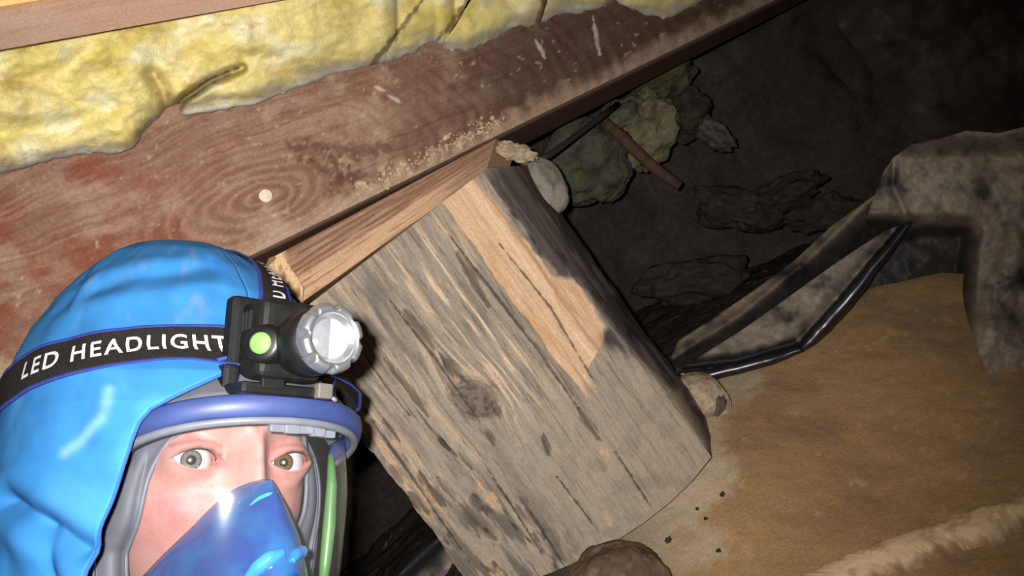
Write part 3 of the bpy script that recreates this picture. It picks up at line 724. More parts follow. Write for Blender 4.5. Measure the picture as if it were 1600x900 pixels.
M_stick = plain_mat('rusty_brown_stick', (80, 56, 43), 0.9, rgb2=(60, 42, 33), scale=80, bump=0.3)
P_ = np.array([WE(x, y, d) for x, y, d in ((944, 190, 1.50), (975, 218, 1.50), (1005, 247, 1.50), (1035, 272, 1.50), (1062, 291, 1.50))])
v_, f_ = tube(P_, [.009, .010, .010, .009, .008], 10)
tag(new_mesh('broken_stick', v_, f_, M_stick), 'thin brown stick leaning among the grey insulation clumps', 'stick')
P_ = np.array([WE(x, y, d) for x, y, d in ((826, 262, 1.22), (862, 240, 1.27), (900, 212, 1.34), (935, 186, 1.40), (965, 163, 1.46))])
v_, f_ = tube(P_, .0045, 8)  # dark rod added to draw the groove under the beam edge
tag(new_mesh('groove_rod', v_, f_, plain_mat('groove_dark', (52, 46, 42), 0.6, scale=60)), 'dark rod added to trace the dark groove at the beam underside', 'rod')

# ------------------------------------------------------------------ black plastic
def film_col(dust, dark=(34, 33, 35), seed=130, lim=0.0, pale=(150, 132, 112)):
    def f(px, py):
        c = np.broadcast_to(lin(dark), px.shape + (3,)).copy()
        m = fbm(px / 48, py / 48, octaves=5, seed=seed) + 0.45 * fbm(px / 14, py / 14, octaves=3, seed=seed + 1) + lim
        c = mixc(c, pale, dust(px, py) * sstep(-0.35, 0.45, m)); c = mixc(c, (158, 140, 120), 0.5 * dust(px, py) * sstep(0.3, 0.8, m))
        return c
    return f
# fold lying behind the post: a flap with a thick rolled hem
def flap_d(px, py):
    dd, t = seg_dist(px, py, [(1064, 580), (1150, 572), (1252, 542), (1330, 452), (1420, 345)])
    d = 1.30 - 0.09 * t + 0.0009 * dd + 0.01 * fbm(px / 40, py / 30, seed=133)
    d = d - 0.012 * np.exp(-((dd - 10) / 8) ** 2)
    return np.where(dd < 10, d + 0.02 * (1 - dd / 10) ** 2, d)
def flap_dust(px, py):
    dd, t = seg_dist(px, py, [(1064, 580), (1150, 572), (1252, 542), (1330, 452), (1420, 345)])
    return 0.95 * sstep(13, 24, dd + 4 * fbm(px / 12, py / 12, seed=134) + 9 * (t > 0.5))
plastic = sheet('plastic_sheet', [(1058, 580), (1090, 592), (1150, 578), (1210, 562), (1258, 546), (1290, 512), (1335, 456), (1385, 395), (1424, 344), (1380, 362), (1310, 408), (1240, 458), (1160, 515), (1085, 562)], flap_d, 2.2, M_film, None, film_col(flap_dust, seed=135, lim=0.3, pale=(128, 118, 106)), thick=0.003)
M_gloss = plain_mat('shiny_black_plastic', (24, 25, 30), 0.30, rgb2=(34, 34, 38), scale=60, spec=0.6)
for pts, rad in (([(1060, 584, 1.285), (1105, 586, 1.28), (1150, 576, 1.27), (1205, 562, 1.255), (1254, 545, 1.245)], [.004, .0085, .0085, .0075, .004]), ([(1252, 546, 1.24), (1276, 522, 1.235), (1305, 489, 1.23), (1335, 455, 1.22), (1385, 393, 1.205), (1423, 346, 1.195)], [.004, .010, .0105, .009, .006, .002])):
    q_ = np.array([WE(*p) for p in pts]); k_ = np.linspace(0, 1, len(q_)); kk = np.linspace(0, 1, 40)
    q_ = np.stack([np.interp(kk, k_, q_[:, i]) for i in range(3)], -1); q_[1:-1] += .0012 * np.stack([vnoise(kk[1:-1] * 14, i * 3.1, seed=49) for i in range(3)], -1)
    v_, f_ = tube(q_, np.interp(kk, k_, rad), 14); tag(new_mesh('rolled_hem', v_, f_, M_gloss, plastic), 'shiny black rolled hem')
tag(plastic, 'dusty black plastic sheet fold with a shiny hem lying behind the post', 'plastic sheet')
def flap2_d(px, py):
    dd, t = seg_dist(px, py, [(1050, 560), (1160, 490), (1260, 410), (1366, 306)])
    return 1.42 - 0.06 * t - 0.02 * np.exp(-(dd / 10) ** 2) + 0.02 * sstep(12, 60, dd) + 0.008 * fbm(px / 30, py / 30, seed=137)
def flap2_dust(px, py):
    dd, t = seg_dist(px, py, [(1050, 548), (1160, 474), (1260, 396), (1366, 300)])
    return 0.55 * np.exp(-(dd / 16) ** 2)
p2 = sheet('plastic_sheet', [(1048, 560), (1070, 578), (1160, 522), (1250, 462), (1330, 402), (1388, 365), (1366, 336), (1368, 304), (1300, 352), (1240, 408), (1180, 452), (1110, 500), (1060, 532)], flap2_d, 2.5, M_film, None, film_col(flap2_dust, dark=(30, 29, 30), seed=138, lim=0.2), thick=0.003)
tag(p2, 'narrow dark plastic fold in shadow behind the shiny-hemmed sheet', 'plastic sheet')
# the large sheet draped at the right
drape = [(1352, 348), (1366, 306), (1380, 270), (1396, 246), (1424, 226), (1470, 216), (1510, 204), (1560, 208), (1600, 198), (1700, 186), (1860, 190), (1880, 700), (1760, 735), (1640, 680), (1602, 648), (1565, 606), (1540, 575), (1524, 540), (1512, 500), (1503, 462), (1506, 428), (1470, 426), (1440, 432), (1400, 442), (1352, 448), (1376, 405), (1410, 362), (1380, 368)]
def drape_d(px, py):
    rec = sstep(1535, 1495, px + 0.12 * (py - 400)) * sstep(330, 372, py)         # hollow under the overhang
    top_ = sstep(250, 205, py)
    d = 1.22 - 0.00025 * (px - 1400) + 0.10 * rec + 0.06 * top_ - 0.00042 * np.clip(py - 360, 0, 300) * sstep(1490, 1530, px)
    dd, t = seg_dist(px, py, [(1596, 340), (1560, 470), (1548, 560)]); d = d - 0.02 * np.exp(-(dd / 26) ** 2)
    dd, t = seg_dist(px, py, [(1600, 430), (1556, 450), (1552, 490)]); d = d + 0.012 * np.exp(-(dd / 7) ** 2)
    dd, t = seg_dist(px, py, [(1396, 250), (1395, 290), (1420, 345)]); d = d + 0.014 * np.exp(-(dd / 7) ** 2)
    dd, t = seg_dist(px, py, [(1400, 370), (1450, 352), (1515, 357)]); d = d - 0.02 * np.exp(-(dd / 9) ** 2)
    return d + 0.035 * fbm(px / 75, py / 75, octaves=3, seed=140) + 0.006 * fbm(px / 22, py / 22, octaves=3, seed=141)
def drape_dust(px, py):
    rec = sstep(1535, 1500, px + 0.12 * (py - 400)) * sstep(318, 366, py)
    return np.clip(0.95 - 0.9 * rec - 0.35 * sstep(1440, 1380, px), 0, 1)
p3 = sheet('plastic_sheet', drape, drape_d, 2.5, M_film, None, film_col(drape_dust, dark=(44, 42, 42), seed=142, lim=0.35, pale=(136, 124, 111)), thick=0.004)
tag(p3, 'big crumpled black plastic sheet caked with pale dust, draped at the right edge', 'plastic sheet')
# dark sheet hanging behind it
def hang_d(px, py): return 1.52 - 0.0003 * (px - 1400) + 0.03 * fbm(px / 90, py / 60, octaves=4, seed=145) + 0.02 * sstep(1370, 1300, px)
p4 = sheet('plastic_sheet', [(1285, -40), (1310, 40), (1345, 90), (1372, 130), (1384, 168), (1362, 200), (1350, 235), (1400, 262), (1500, 240), (1700, 235), (1700, -40)], hang_d, 5, M_dull, None, film_col(lambda px, py: 0.35 + 0.2 * sstep(1340, 1460, px), dark=(46, 41, 38), seed=146, pale=(84, 73, 65)), thick=0.004)
tag(p4, 'dark dirty plastic sheet hanging in the gloom at the upper right corner', 'plastic sheet')
# scrap left of the post foot
def scrap_d(px, py):
    dd, t = seg_dist(px, py, [(622, 905), (660, 868), (694, 838)]); return 1.22 + 0.0006 * (px - 700) - 0.02 * np.exp(-(dd / 9) ** 2) + 0.012 * fbm(px / 40, py / 30, seed=147)
p5 = sheet('plastic_sheet', [(600, 930), (632, 885), (660, 858), (694, 832), (730, 860), (775, 915), (780, 960), (600, 960)], scrap_d, 3, M_film, None, film_col(lambda px, py: 0.8 * sstep(10, 26, seg_dist(px, py, [(622, 905), (660, 868), (694, 838)])[0]) * (px > 640), dark=(40, 42, 46), seed=148, lim=0.3, pale=(130, 120, 108)), thick=0.003)
tag(p5, 'small dusty plastic scrap with a rolled edge left of the post foot', 'plastic sheet')

# rubble on the dark ground behind the post
rng = np.random.default_rng(9)
labs = ['flat dark rock low behind the post', 'dark rock in the middle of the gloom', 'low grey rock beside the narrow plastic fold', 'small dark rock near the shadowed plastic fold', 'dark lump of rubble under the hanging plastic']
for i, (x, y, d, r) in enumerate([(1120, 520, 1.62, .07), (1150, 330, 1.75, .08), (1080, 440, 1.70, .09), (1230, 300, 1.72, .06), (1290, 330, 1.68, .06)]):
    o = lump('rubble_rock', WE(x, y, d), (r, r * .7, r * .5), M_rock, None, 80 + i, 0.6, ((58, 51, 46), (48, 43, 39), (66, 58, 52)), rot=rng.uniform(-.6, .6), freq=1.8)
    tag(o, labs[i], 'rock', 'rubble rocks in the dark')

# pale dust ridge at the lower right
def ridge():
    A = np.array([(1225, 915), (1300, 880), (1380, 846), (1450, 822), (1530, 796), (1610, 772), (1700, 745)], float); Bp = np.array([(1330, 935), (1400, 905), (1450, 880), (1500, 862), (1560, 848), (1620, 818), (1700, 790)], float)
    nu, nv = 300, 46
    t = np.linspace(0, 1, nu); k = np.linspace(0, 1, len(A))
    ax, ay = np.interp(t, k, A[:, 0]), np.interp(t, k, A[:, 1]); bx, by = np.interp(t, k, Bp[:, 0]), np.interp(t, k, Bp[:, 1])
    ay = ay + 6 * fbm(t * 22, t * 0, octaves=4, seed=150); by = by + 10 * fbm(t * 18, t * 0 + 5, octaves=4, seed=151)
    w = np.linspace(0, 1, nv)[:, None]
    px = ax + (bx - ax) * w; py = ay + (by - ay) * w
    # march each ray down to the ground
    d = np.full(px.shape, 0.55)
    for _ in range(200):
        P = W(px, py, d); above = P[..., 2] - ground_z(P[..., 0], P[..., 1]); d = d + np.clip(above, -0.02, 0.02) * 0.7
    P = W(px, py, d)
    hgt = np.sin(np.pi * np.clip(w, 0, 1)) ** 0.7 * (0.010 + 0.003 * fbm(px / 45, py / 30, seed=152)) + 0.001
    P[..., 2] += hgt - 0.004 * ((w < 0.02) | (w > 0.98))
    c = np.broadcast_to(lin((220, 188, 150)), P.shape).copy(); c = mixc(c, (186, 156, 122), sstep(0, 0.5, fbm(px / 20, py / 14, octaves=4, seed=153))); c = mixc(c, (120, 92, 62), 0.8 * sstep(0.75, 1.0, w + 0.2 * fbm(px / 16, py / 16, seed=154)))
    return new_mesh('dust_ridge', P, grid_faces(nu, nv)[:, ::-1], stain_mat('dry_sand', rough=1.0, spec=0.0, fine=(500.0,), fine_amt=0.08, bump=0.15, bump_dist=0.001), None, c)
tag(ridge(), 'pale sandy ridge of dust crossing the lower right corner', 'dust', None, 'stuff')

def ground_hit(px, py):
    d = 0.5
    for _ in range(300):
        P = W(px, py, d); d += float(np.clip(P[2] - ground_z(P[0], P[1]), -0.02, 0.02)) * 0.7
    return P
M_bit = plain_mat('dark_crumb', (44, 38, 34), 0.9, scale=200)
for i, (x, y, lab) in enumerate([(1045, 846, 'dark crumb lying nearest the brown stone'), (1104, 812, 'dark crumb in the middle of the sandy patch'), (1130, 774, 'dark crumb furthest up the ground from the brown stone'), (1090, 796, 'dark crumb just below the corner of the post'), (1124, 862, 'dark crumb at the lower edge of the sand')]):
    p = ground_hit(x, y); o = lump('dirt_crumb', p + np.array([0, 0, .001]), ((.0034, .0022, .0026, .0018, .0022)[i], .003, (.0045, .0024, .0030, .0016, .0026)[i]), M_bit, None, 90 + i, 0.8, ((44, 38, 34), (30, 26, 24)), n=12, rot=i * 1.3)
    tag(o, lab, 'crumb', 'dark crumbs on the sand by the post')

# ------------------------------------------------------------------ the person: a head frame looking past the lens
HD = 0.50
def head_axes(yaw, pitch, roll):
    y, p, r = np.radians([yaw, pitch, roll])
    f = np.array([np.sin(y) * np.cos(p), np.sin(p), np.cos(y) * np.cos(p)]); X = np.array([np.cos(y), 0, -np.sin(y)]); U = np.cross(f, X)
    return np.cos(r) * X + np.sin(r) * U, -np.sin(r) * X + np.cos(r) * U, f
HX, HU, HF = head_axes(45, 10, -10)
HE = np.array([(377 - 800) / F_PX * HD, (450 - 721) / F_PX * HD, -HD])

def HL(x, y, z):
    """head frame (x towards the wearer's left, y up, z out of the face) to world"""
    x, y, z = np.broadcast_arrays(np.asarray(x, float), np.asarray(y, float), np.asarray(z, float))
    return cam_to_world(HE + x[..., None] * HX + y[..., None] * HU + z[..., None] * HF)
def HLv(P):
    P = np.asarray(P, float); return HL(P[..., 0], P[..., 1], P[..., 2])
def to_head(v):
    v = np.asarray(v, float)
    c = np.stack([CR * v[..., 0] - SR * (v[..., 2] - H), SR * v[..., 0] + CR * (v[..., 2] - H), -v[..., 1]], -1) - HE
    return np.stack([c @ HX, c @ HU, c @ HF], -1)
CAM_HEAD = to_head(np.array([0, 0, H]))

def gs(x, y, cx, cy, sx, sy): return np.exp(-(((x - cx) / sx) ** 2 + ((y - cy) / sy) ** 2))
ER, EZ = .0122, -.0030                  # eyeball radius and depth
def almond(x, y, s):
    """signed measure of the eye opening, negative inside; s is -1 or 1 for the side"""
    ex = (x - s * .031) * s            # positive towards the temple
    t = np.clip(ex / .0145, -1, 1)
    upper = .0060 * (1 - np.abs(t) ** 2.2) + .0006 * t; lower = -.0050 * (1 - np.abs(t) ** 2.0) + .0006 * t
    d = np.maximum(y - upper, lower - y)
    return np.where(np.abs(ex) < .0145, d, np.hypot(np.abs(ex) - .0145, y))
def face_feat(x, y):
    ax = np.abs(x)
    z = .0065 * np.exp(-((y - .024 - .06 * ax) / .0085) ** 2) * sstep(.062, .02, ax) * sstep(-.002, .016, ax + .004)
    for s in (-1, 1):
        z = z - .0036 * gs(x, y, s * .030, .002, .0170, .0140)
        z = z - .0040 * gs(x, y, s * .0155, .004, .006, .009)
        z = z + .0060 * gs(x, y, s * .046, -.034, .022, .018)
        z = z + .0014 * gs(x, y, s * .030, -.0165, .016, .0035) - .0012 * gs(x, y, s * .031, -.0125, .016, .0028)
        z = z - .0010 * gs(x, y, s * .033, .0105, .015, .0022)
    t = np.clip((.014 - y) / .062, 0, 1)
    prof = .0105 + .0185 * t ** 1.25
    nose = prof * sstep(.030, .008, y) * sstep(-.060, -.047, y)
    wn = .0072 + .0068 * t ** 1.6
    z = z + nose * np.exp(-np.abs(x / wn) ** 2.1)
    for s in (-1, 1): z = z + .008 * gs(x, y, s * .013, -.043, .006, .007)
    z = z + .006 * gs(x, y, 0, -.075, .022, .006) - .003 * gs(x, y, 0, -.072, .02, .0015) + .005 * gs(x, y, 0, -.083, .018, .005) + .010 * gs(x, y, 0, -.106, .022, .012)
    return z
BC, BR = (0, .008, -.080), (.0735, .122, .094)
def face_z(x, y):
    k = np.clip(1 - ((x - BC[0]) / BR[0]) ** 2 - ((y - BC[1]) / BR[1]) ** 2, 0, 1)
    return BC[2] + BR[2] * np.sqrt(k) + face_feat(x, y) * sstep(0.05, .35, k)

def build_head():
    az = np.concatenate([np.linspace(-180, -60, 40, endpoint=False), np.linspace(-60, 60, 420, endpoint=False), np.linspace(60, 180, 40, endpoint=False)])
    el = np.concatenate([np.linspace(89.5, 45, 30, endpoint=False), np.linspace(45, -45, 400, endpoint=False), np.linspace(-45, -62, 30)])
    A, L = np.meshgrid(np.radians(az), np.radians(el))
    x = BC[0] + BR[0] * np.cos(L) * np.sin(A); y = BC[1] + BR[1] * np.sin(L); zz = np.cos(L) * np.cos(A)
    z = BC[2] + BR[2] * zz
    front = sstep(.12, .42, zz)
    z = z + face_feat(x, y) * front
    # lids over the eyeballs, then the opening itself
    fr = (A > -1.2) & (A < 1.2)
    for s in (-1, 1):
        r2 = (x - s * .031) ** 2 + y ** 2
        r3 = ((x - s * .031) * .74) ** 2 + ((y - .0005) * .84) ** 2
        lid = EZ + np.sqrt(np.clip((ER + .0019) ** 2 - r3, 0, None))
        k = np.where(r3 < (ER + .0019) ** 2, lid, -1)
        zn = np.where(k > 0, np.logaddexp(z / .0022, k / .0022) * .0022 - .0006, z); z = np.where(fr, zn, z)
        d = almond(x, y, s)
        wS = np.where(fr, sstep(.0012, .0060, d) * sstep(.030, .020, np.hypot(x - s * .031, y)), 0)
        zb = z.copy()
        for _ in range(160):
            zb = zb + wS * .5 * ((np.roll(zb, 1, 0) + np.roll(zb, -1, 0) + np.roll(zb, 1, 1) + np.roll(zb, -1, 1)) / 4 - zb)
        z = zb
        rim = np.exp(-((d - .0009) / .0008) ** 2) * .0005
        z = z + np.where(fr, rim, 0)
        z = np.where(fr & (d < 0), np.minimum(z, -.007), z)
    jaw = 1 - .22 * sstep(-.03, -.10, y); x = x * jaw
    rows = np.stack([x, y, z], -1)
    neck = []
    a = np.radians(az)
    for t, (yy, r) in zip(np.linspace(.25, 1, 8), [(-.112, .058), (-.118, .056), (-.126, .055), (-.136, .055), (-.150, .056), (-.17, .058), (-.195, .062), (-.22, .068)]):
        ring = np.stack([r * np.sin(a), np.full_like(a, yy), -.088 + r * np.cos(a)], -1); neck.append(ring)
    P = np.concatenate([rows, np.stack(neck)], 0)
    nv, nu = P.shape[:2]
    X, Y = P[..., 0], P[..., 1]
    c = np.broadcast_to(lin((172, 126, 115)), P.shape).copy()
    n = fbm(X * 120, Y * 120, P[..., 2] * 120, octaves=4, seed=200)
    c = mixc(c, (160, 104, 92), 0.6 * sstep(-.1, .5, n)); c = mixc(c, (158, 90, 88), 0.75 * (gs(X, Y, -.044, -.034, .022, .020) + gs(X, Y, .044, -.034, .022, .020)) * (0.7 + 0.6 * n))
    c = mixc(c, (210, 128, 112), 0.6 * (gs(X, Y, 0, -.04, .016, .014)))
    for s in (-1, 1):
        d = almond(X, Y, s); near = np.exp(-np.clip(d, 0, None) / .0045) * (np.abs(X - s * .031) < .03)
        c = mixc(c, (156, 98, 88), 0.5 * near); c = mixc(c, (104, 62, 56), 0.8 * np.exp(-((d - .0004) / .0010) ** 2) * (Y > 0) * (np.abs(X - s * .031) < .017))
        c = mixc(c, (176, 100, 96), 0.55 * gs(X, Y, s * .0165, .004, .006, .008))
        c = mixc(c, (138, 80, 74), 0.6 * np.exp(-((Y - .0112 + 16 * (X - s * .031) ** 2) / .0014) ** 2) * (np.abs(X - s * .031) < .015))
        c = mixc(c, (186, 126, 112), 0.5 * np.exp(-((Y + .0135 - 18 * (X - s * .031) ** 2) / .0016) ** 2) * (np.abs(X - s * .031) < .015))
        brow = np.exp(-((Y - .0235 - .10 * (np.abs(X) - .012) + 3.2 * (np.abs(X) - .034) ** 2) / .0042) ** 2) * sstep(.008, .016, np.abs(X)) * sstep(.060, .048, np.abs(X)) * (X * s > 0)
        c = mixc(c, (132, 98, 80), (0.30 if s < 0 else 0.7) * brow * (0.6 + 0.6 * sstep(-.3, .3, fbm(X * 700, Y * 300, octaves=2, seed=201))))  # far brow tinted stronger, its shade painted into the skin colour
        c = mixc(c, (120, 40, 40), (d < -.0004) * (np.abs(X - s * .031) < .016) * 0.8)
    # hair on the scalp, above the forehead
    c = mixc(c, (70, 54, 42), sstep(.060, .075, Y - .2 * (P[..., 2] + .02)))
    F = grid_faces(nu, nv, wrap_u=True)[:, ::-1]
    V = HLv(P).reshape(-1, 3); cf = c.reshape(-1, 3)
    n0 = len(V); V = np.vstack([V, HLv(np.array([[0, BC[1] + BR[1], BC[2]], [0, -.225, -.088]]))]); cf = np.vstack([cf, lin((70, 54, 42)), lin((214, 150, 130))])
    faces = [tuple(q) for q in F]
    for i in range(nu):
        j = (i + 1) % nu; faces.append((i, j, n0)); faces.append(((nv - 1) * nu + j, (nv - 1) * nu + i, n0 + 1))
    return new_mesh('person', V, faces, M_skin, None, cf)
person = build_head()
tag(person, 'person in blue hooded coverall looking at the camera through a clear face shield', 'person')

# eyeballs looking at the lens
M_eye = stain_mat('eyeball', rough=0.12, spec=0.6, fine=(1500.0,), fine_amt=0.06, bump=0.0, coat=0.6)
for s in (-1, 1):
    n, m = 48, 64
    g = CAM_HEAD - np.array([s * .031, 0, EZ]); g /= np.linalg.norm(g)
    g = g + np.array([0.05 if s < 0 else -0.02, 0.01, 0]); g /= np.linalg.norm(g)
    t1 = np.cross(g, [0, 1, 0]); t1 /= np.linalg.norm(t1); t2 = np.cross(t1, g)
    th = np.concatenate([[0.0005], np.radians(np.linspace(2, 34, 40)), np.radians(np.linspace(38, 179, 26))]); ph = np.linspace(0, 2 * np.pi, m, endpoint=False)
    T, Ph = np.meshgrid(th, ph, indexing='ij')
    r = ER * (1 + 0.045 * np.exp(-(T / .42) ** 4))
    P = np.array([s * .031, 0, EZ]) + r[..., None] * (np.cos(T)[..., None] * g + (np.sin(T) * np.cos(Ph))[..., None] * t1 + (np.sin(T) * np.sin(Ph))[..., None] * t2)
    deg = np.degrees(T)
    c = np.broadcast_to(lin((178, 174, 174)), P.shape).copy(); c = mixc(c, (180, 136, 132), 0.5 * sstep(46, 70, deg + 10 * fbm(np.cos(Ph) * 4, np.sin(Ph) * 4, T * 6, seed=210)))
    irisc = (96, 92, 82) if s < 0 else (84, 66, 32)  # one iris greyed: flash reflection painted into its colour
    streak = fbm(np.cos(Ph) * 9, np.sin(Ph) * 9, deg / 20, octaves=3, seed=211)
    ic = np.broadcast_to(lin(irisc), P.shape).copy(); ic = mixc(ic, (62, 56, 36), 0.6 * sstep(0, .5, streak)); ic = mixc(ic, (46, 42, 32), sstep(22, 28, deg)); ic = mixc(ic, (10, 9, 9), sstep(14, 12, deg))
    k = sstep(30.5, 28, deg)[..., None]; c = c * (1 - k) + ic * k
    o = new_mesh('eye', HLv(P), grid_faces(m, len(th), wrap_u=True), M_eye, person, c)
    # lashes: a dark soft rim on the upper lid with short hairs
    tt = np.linspace(-.98, .98, 30); lx = s * .031 + s * .0145 * tt; ly = .0060 * (1 - np.abs(tt) ** 2.2) + .0006 * tt
    lz = EZ + np.sqrt(np.clip((ER + .0023) ** 2 - (lx - s * .031) ** 2 - ly ** 2, 1e-6, None)) * np.where(np.abs(tt) < .9, 1, .95) + .0003
    VV, FF = tube(HL(lx, ly + .0003, lz), .00040 + .0002 * np.cos(tt), 6)
    VV = [VV]; off = len(VV[0])
    for q in range(2, 28):
        b = np.array([lx[q], ly[q], lz[q]]); e = b + np.array([s * .0018 * tt[q], .0024, .0048]) * (0.8 + .3 * math.sin(q * 7.1)); mid = (b + e) / 2 + np.array([0, -.0007, .0004])
        v2, f2 = tube(HLv(np.array([b, mid, e])), [.00016, .00012, .00004], 4); VV.append(v2); FF += [tuple(i + off for i in f) for f in f2]; off += len(v2)
    new_mesh('eyelashes', np.concatenate(VV), FF, plain_mat('lash_hair', (52, 36, 30), 0.6, scale=400), person)
    # eyebrow hairs
    rg = np.random.default_rng(5 + s); VV, FF, off = [], [], 0
    for q in range(90 if s < 0 else 150):
        u = rg.random(); ax = .013 + .042 * u; bx = s * ax
        by = .0235 + .10 * (ax - .012) - 3.2 * (ax - .034) ** 2 + rg.normal(0, .0022)
        b = np.array([bx, by, float(face_z(bx, by)) + .0002]); L_ = .004 + .003 * rg.random()
        ex_2 = bx + s * L_ * .85; ey_2 = by + L_ * .35 * (1 - 1.4 * u); e = np.array([ex_2, ey_2, float(face_z(ex_2, ey_2)) + .0012])
        v2, f2 = tube(HLv(np.array([b, (b + e) / 2 + np.array([0, 0, .0006]), e])), [.00011, .00010, .00003], 3); VV.append(v2); FF += [tuple(i + off for i in f) for f in f2]; off += len(v2)
    eb = new_mesh('eyebrow', np.concatenate(VV), FF, plain_mat('lit_brow_hair' if s < 0 else 'shaded_brow_hair', (170, 120, 100) if s < 0 else (92, 70, 56), 0.6, scale=400), person)  # same hair twice: pale lit brow, far brow darkened for shade

# ------------------------------------------------------------------ blue coverall: hood, shoulders, chest down to the ground
prof = np.array([  # y, half width, front z, back z
    (.167, .000, -.128, -.132), (.165, .020, -.108, -.150), (.160, .036, -.086, -.168), (.149, .052, -.061, -.182), (.133, .068, -.038, -.194), (.112, .084, -.016, -.205), (.088, .097, .000, -.214), (.066, .105, .018, -.220),
    (.048, .110, .045, -.224), (.030, .112, .060, -.226), (-.005, .115, .066, -.229), (-.045, .118, .064, -.232), (-.085, .121, .058, -.234), (-.120, .124, .050, -.236), (-.150, .132, .040, -.236), (-.185, .155, .030, -.236), (-.225, .195, .026, -.240),
    (-.270, .222, .026, -.240), (-.33, .228, .030, -.240), (-.40, .215, .030, -.232), (-.47, .195, .024, -.222), (-.52, .16, .0, -.19), (-.535, .10, -.05, -.15), (-.54, .0, -.098, -.102)])
prof[:, 0] = np.where(prof[:, 0] < -.185, -.185 + (prof[:, 0] + .185) * .58, prof[:, 0])     # the chest rests on the ground
def hprof(y):
    yy = prof[::-1]
    return [np.interp(y, yy[:, 0], yy[:, k]) for k in (1, 2, 3)]
def hood_pt(al, y, off=0.0):
    rx, zf, zb = hprof(y); zc = .5 * (zf + zb); rz = .5 * (zf - zb)
    sq = np.sin(al); cq = np.cos(al)
    n = fbm(np.sin(al) * 2.2, y * 14, np.cos(al) * 2.2, octaves=3, seed=220)
    k = .0045 * n + off
    return np.stack([(rx + k) * sq, y + 0 * al, zc + (rz + k) * cq], -1)
def tess_hood(y_rows, al0, al1, n, folds=None):
    A = al0[:, None] + (al1 - al0)[:, None] * np.linspace(0, 1, n)[None, :]
    Y = np.repeat(y_rows[:, None], n, 1)
    off = folds(A, Y) if folds is not None else 0.0
    return hood_pt(A, Y, off), A, Y
yr = np.concatenate([np.linspace(.1669, .160, 10, endpoint=False), np.linspace(.160, -.25, 200, endpoint=False), np.linspace(-.25, prof[-1, 0] + .0001, 60)])
# where the sight line through a point of the hood's edge meets the closed hood: its place on the garment
_full, _, _ = tess_hood(yr, np.full(len(yr), -np.pi), np.full(len(yr), np.pi), 240)
_tree = BVHTree.FromPolygons([tuple(v) for v in HLv(_full).reshape(-1, 3)], [tuple(q) for q in grid_faces(240, len(yr)).tolist()])
def on_hood(px, py):
    o = Vector((0, 0, H)); d = Vector(W(px, py, 1.0)) - o; d.normalize()
    hit = _tree.ray_cast(o, d)[0]
    if hit is None: return None
    p = to_head(np.array(hit)); rx, zf, zb = hprof(p[1]); zc = .5 * (zf + zb); rz = .5 * (zf - zb)
    return math.atan2(p[0] / max(rx, 1e-4), (p[2] - zc) / max(rz, 1e-4)), p[1]
edge = [on_hood(*p) for p in [(362, 576), (335, 590), (300, 606), (268, 621), (236, 638), (218, 658), (206, 686), (192, 728), (179, 770), (166, 812), (152, 855), (140, 900), (132, 940)]]
edge = [e for e in edge if e is not None]
EY = np.array([e[1] for e in edge]); EA = np.array([-e[0] for e in edge])
ytop = max(EY[0] + .010, .052)
EY = np.concatenate([[ytop], EY]); EA = np.concatenate([[0.0], EA])
order = np.argsort(EY)
def open_angle(y):
    a = np.interp(y, EY[order], EA[order]); a = np.where(y >= ytop, 0.0, a)
    return np.where(y < -.118, a * sstep(-.205, -.118, y), a)
creases = [[(18, 782), (60, 806), (100, 830), (135, 858)], [(70, 825), (82, 862), (90, 905)], [(150, 452), (210, 438), (270, 432), (330, 420)], [(120, 520), (112, 470), (125, 440)]]
cr_al = []
for pts in creases:
    h = [on_hood(*p) for p in pts]; cr_al.append([(q[0] * .11, q[1]) for q in h if q is not None])
def folds(A, Y):
    A = np.where(A > np.pi, A - 2 * np.pi, A)
    s = np.zeros(A.shape)
    for k, pts in enumerate(cr_al):
        if len(pts) < 2: continue
        d, t = seg_dist(A * .11, Y, pts); s = s - (.007, .004, .004, .003)[k] * np.exp(-(d / (.006, .004, .010, .012)[k]) ** 2) + (.004, .002, .003, 0)[k] * np.exp(-((d - .013) / .008) ** 2)
    # gathered cloth round the neck and shoulders
    s = s + .003 * sstep(-.12, -.2, Y) * np.sin(A * 7 + 4 * fbm(A, Y * 8, seed=221)) + .006 * sstep(-.08, -.2, Y) * fbm(A * 2.2, Y * 9, octaves=3, seed=222)
    s = s + .0012 * fbm(A * 5, Y * 22, octaves=3, seed=223)
    return s
yr2 = np.unique(np.concatenate([yr, np.linspace(ytop + .0005, ytop - .045, 60)]))[::-1]
_keep = [0]
for _i in range(1, len(yr2)):
    if yr2[_keep[-1]] - yr2[_i] > .0006: _keep.append(_i)
yr2 = yr2[_keep]
a0 = open_angle(yr2)
aR = np.where(yr2 < -.118, a0 * 1.6, np.maximum(a0 * 1.2, 1.85 * sstep(ytop + .020, ytop + .002, yr2)))
HP, HA, HY = tess_hood(yr2, aR, 2 * np.pi - a0, 300, folds)
HAw = np.where(HA > np.pi, HA - 2 * np.pi, HA)
hc = np.broadcast_to(lin((50, 116, 174)), HP.shape).copy()
nn = fbm(np.sin(HA) * 5, HY * 40, np.cos(HA) * 5, octaves=4, seed=224)
hc = mixc(hc, (66, 130, 186), 0.6 * sstep(0, .5, nn)); hc = mixc(hc, (46, 102, 156), 0.5 * sstep(.05, .5, -nn))
hc = mixc(hc, (104, 128, 170), 0.5 * sstep(.2, .6, fbm(np.sin(HA) * 11, HY * 70, np.cos(HA) * 11, octaves=4, seed=225)) * sstep(.02, .12, HY))
h = [on_hood(*p) for p in [(172, 612), (160, 655), (130, 690), (105, 708)]]
pts_ = [(q[0] * .11, q[1]) for q in h if q]
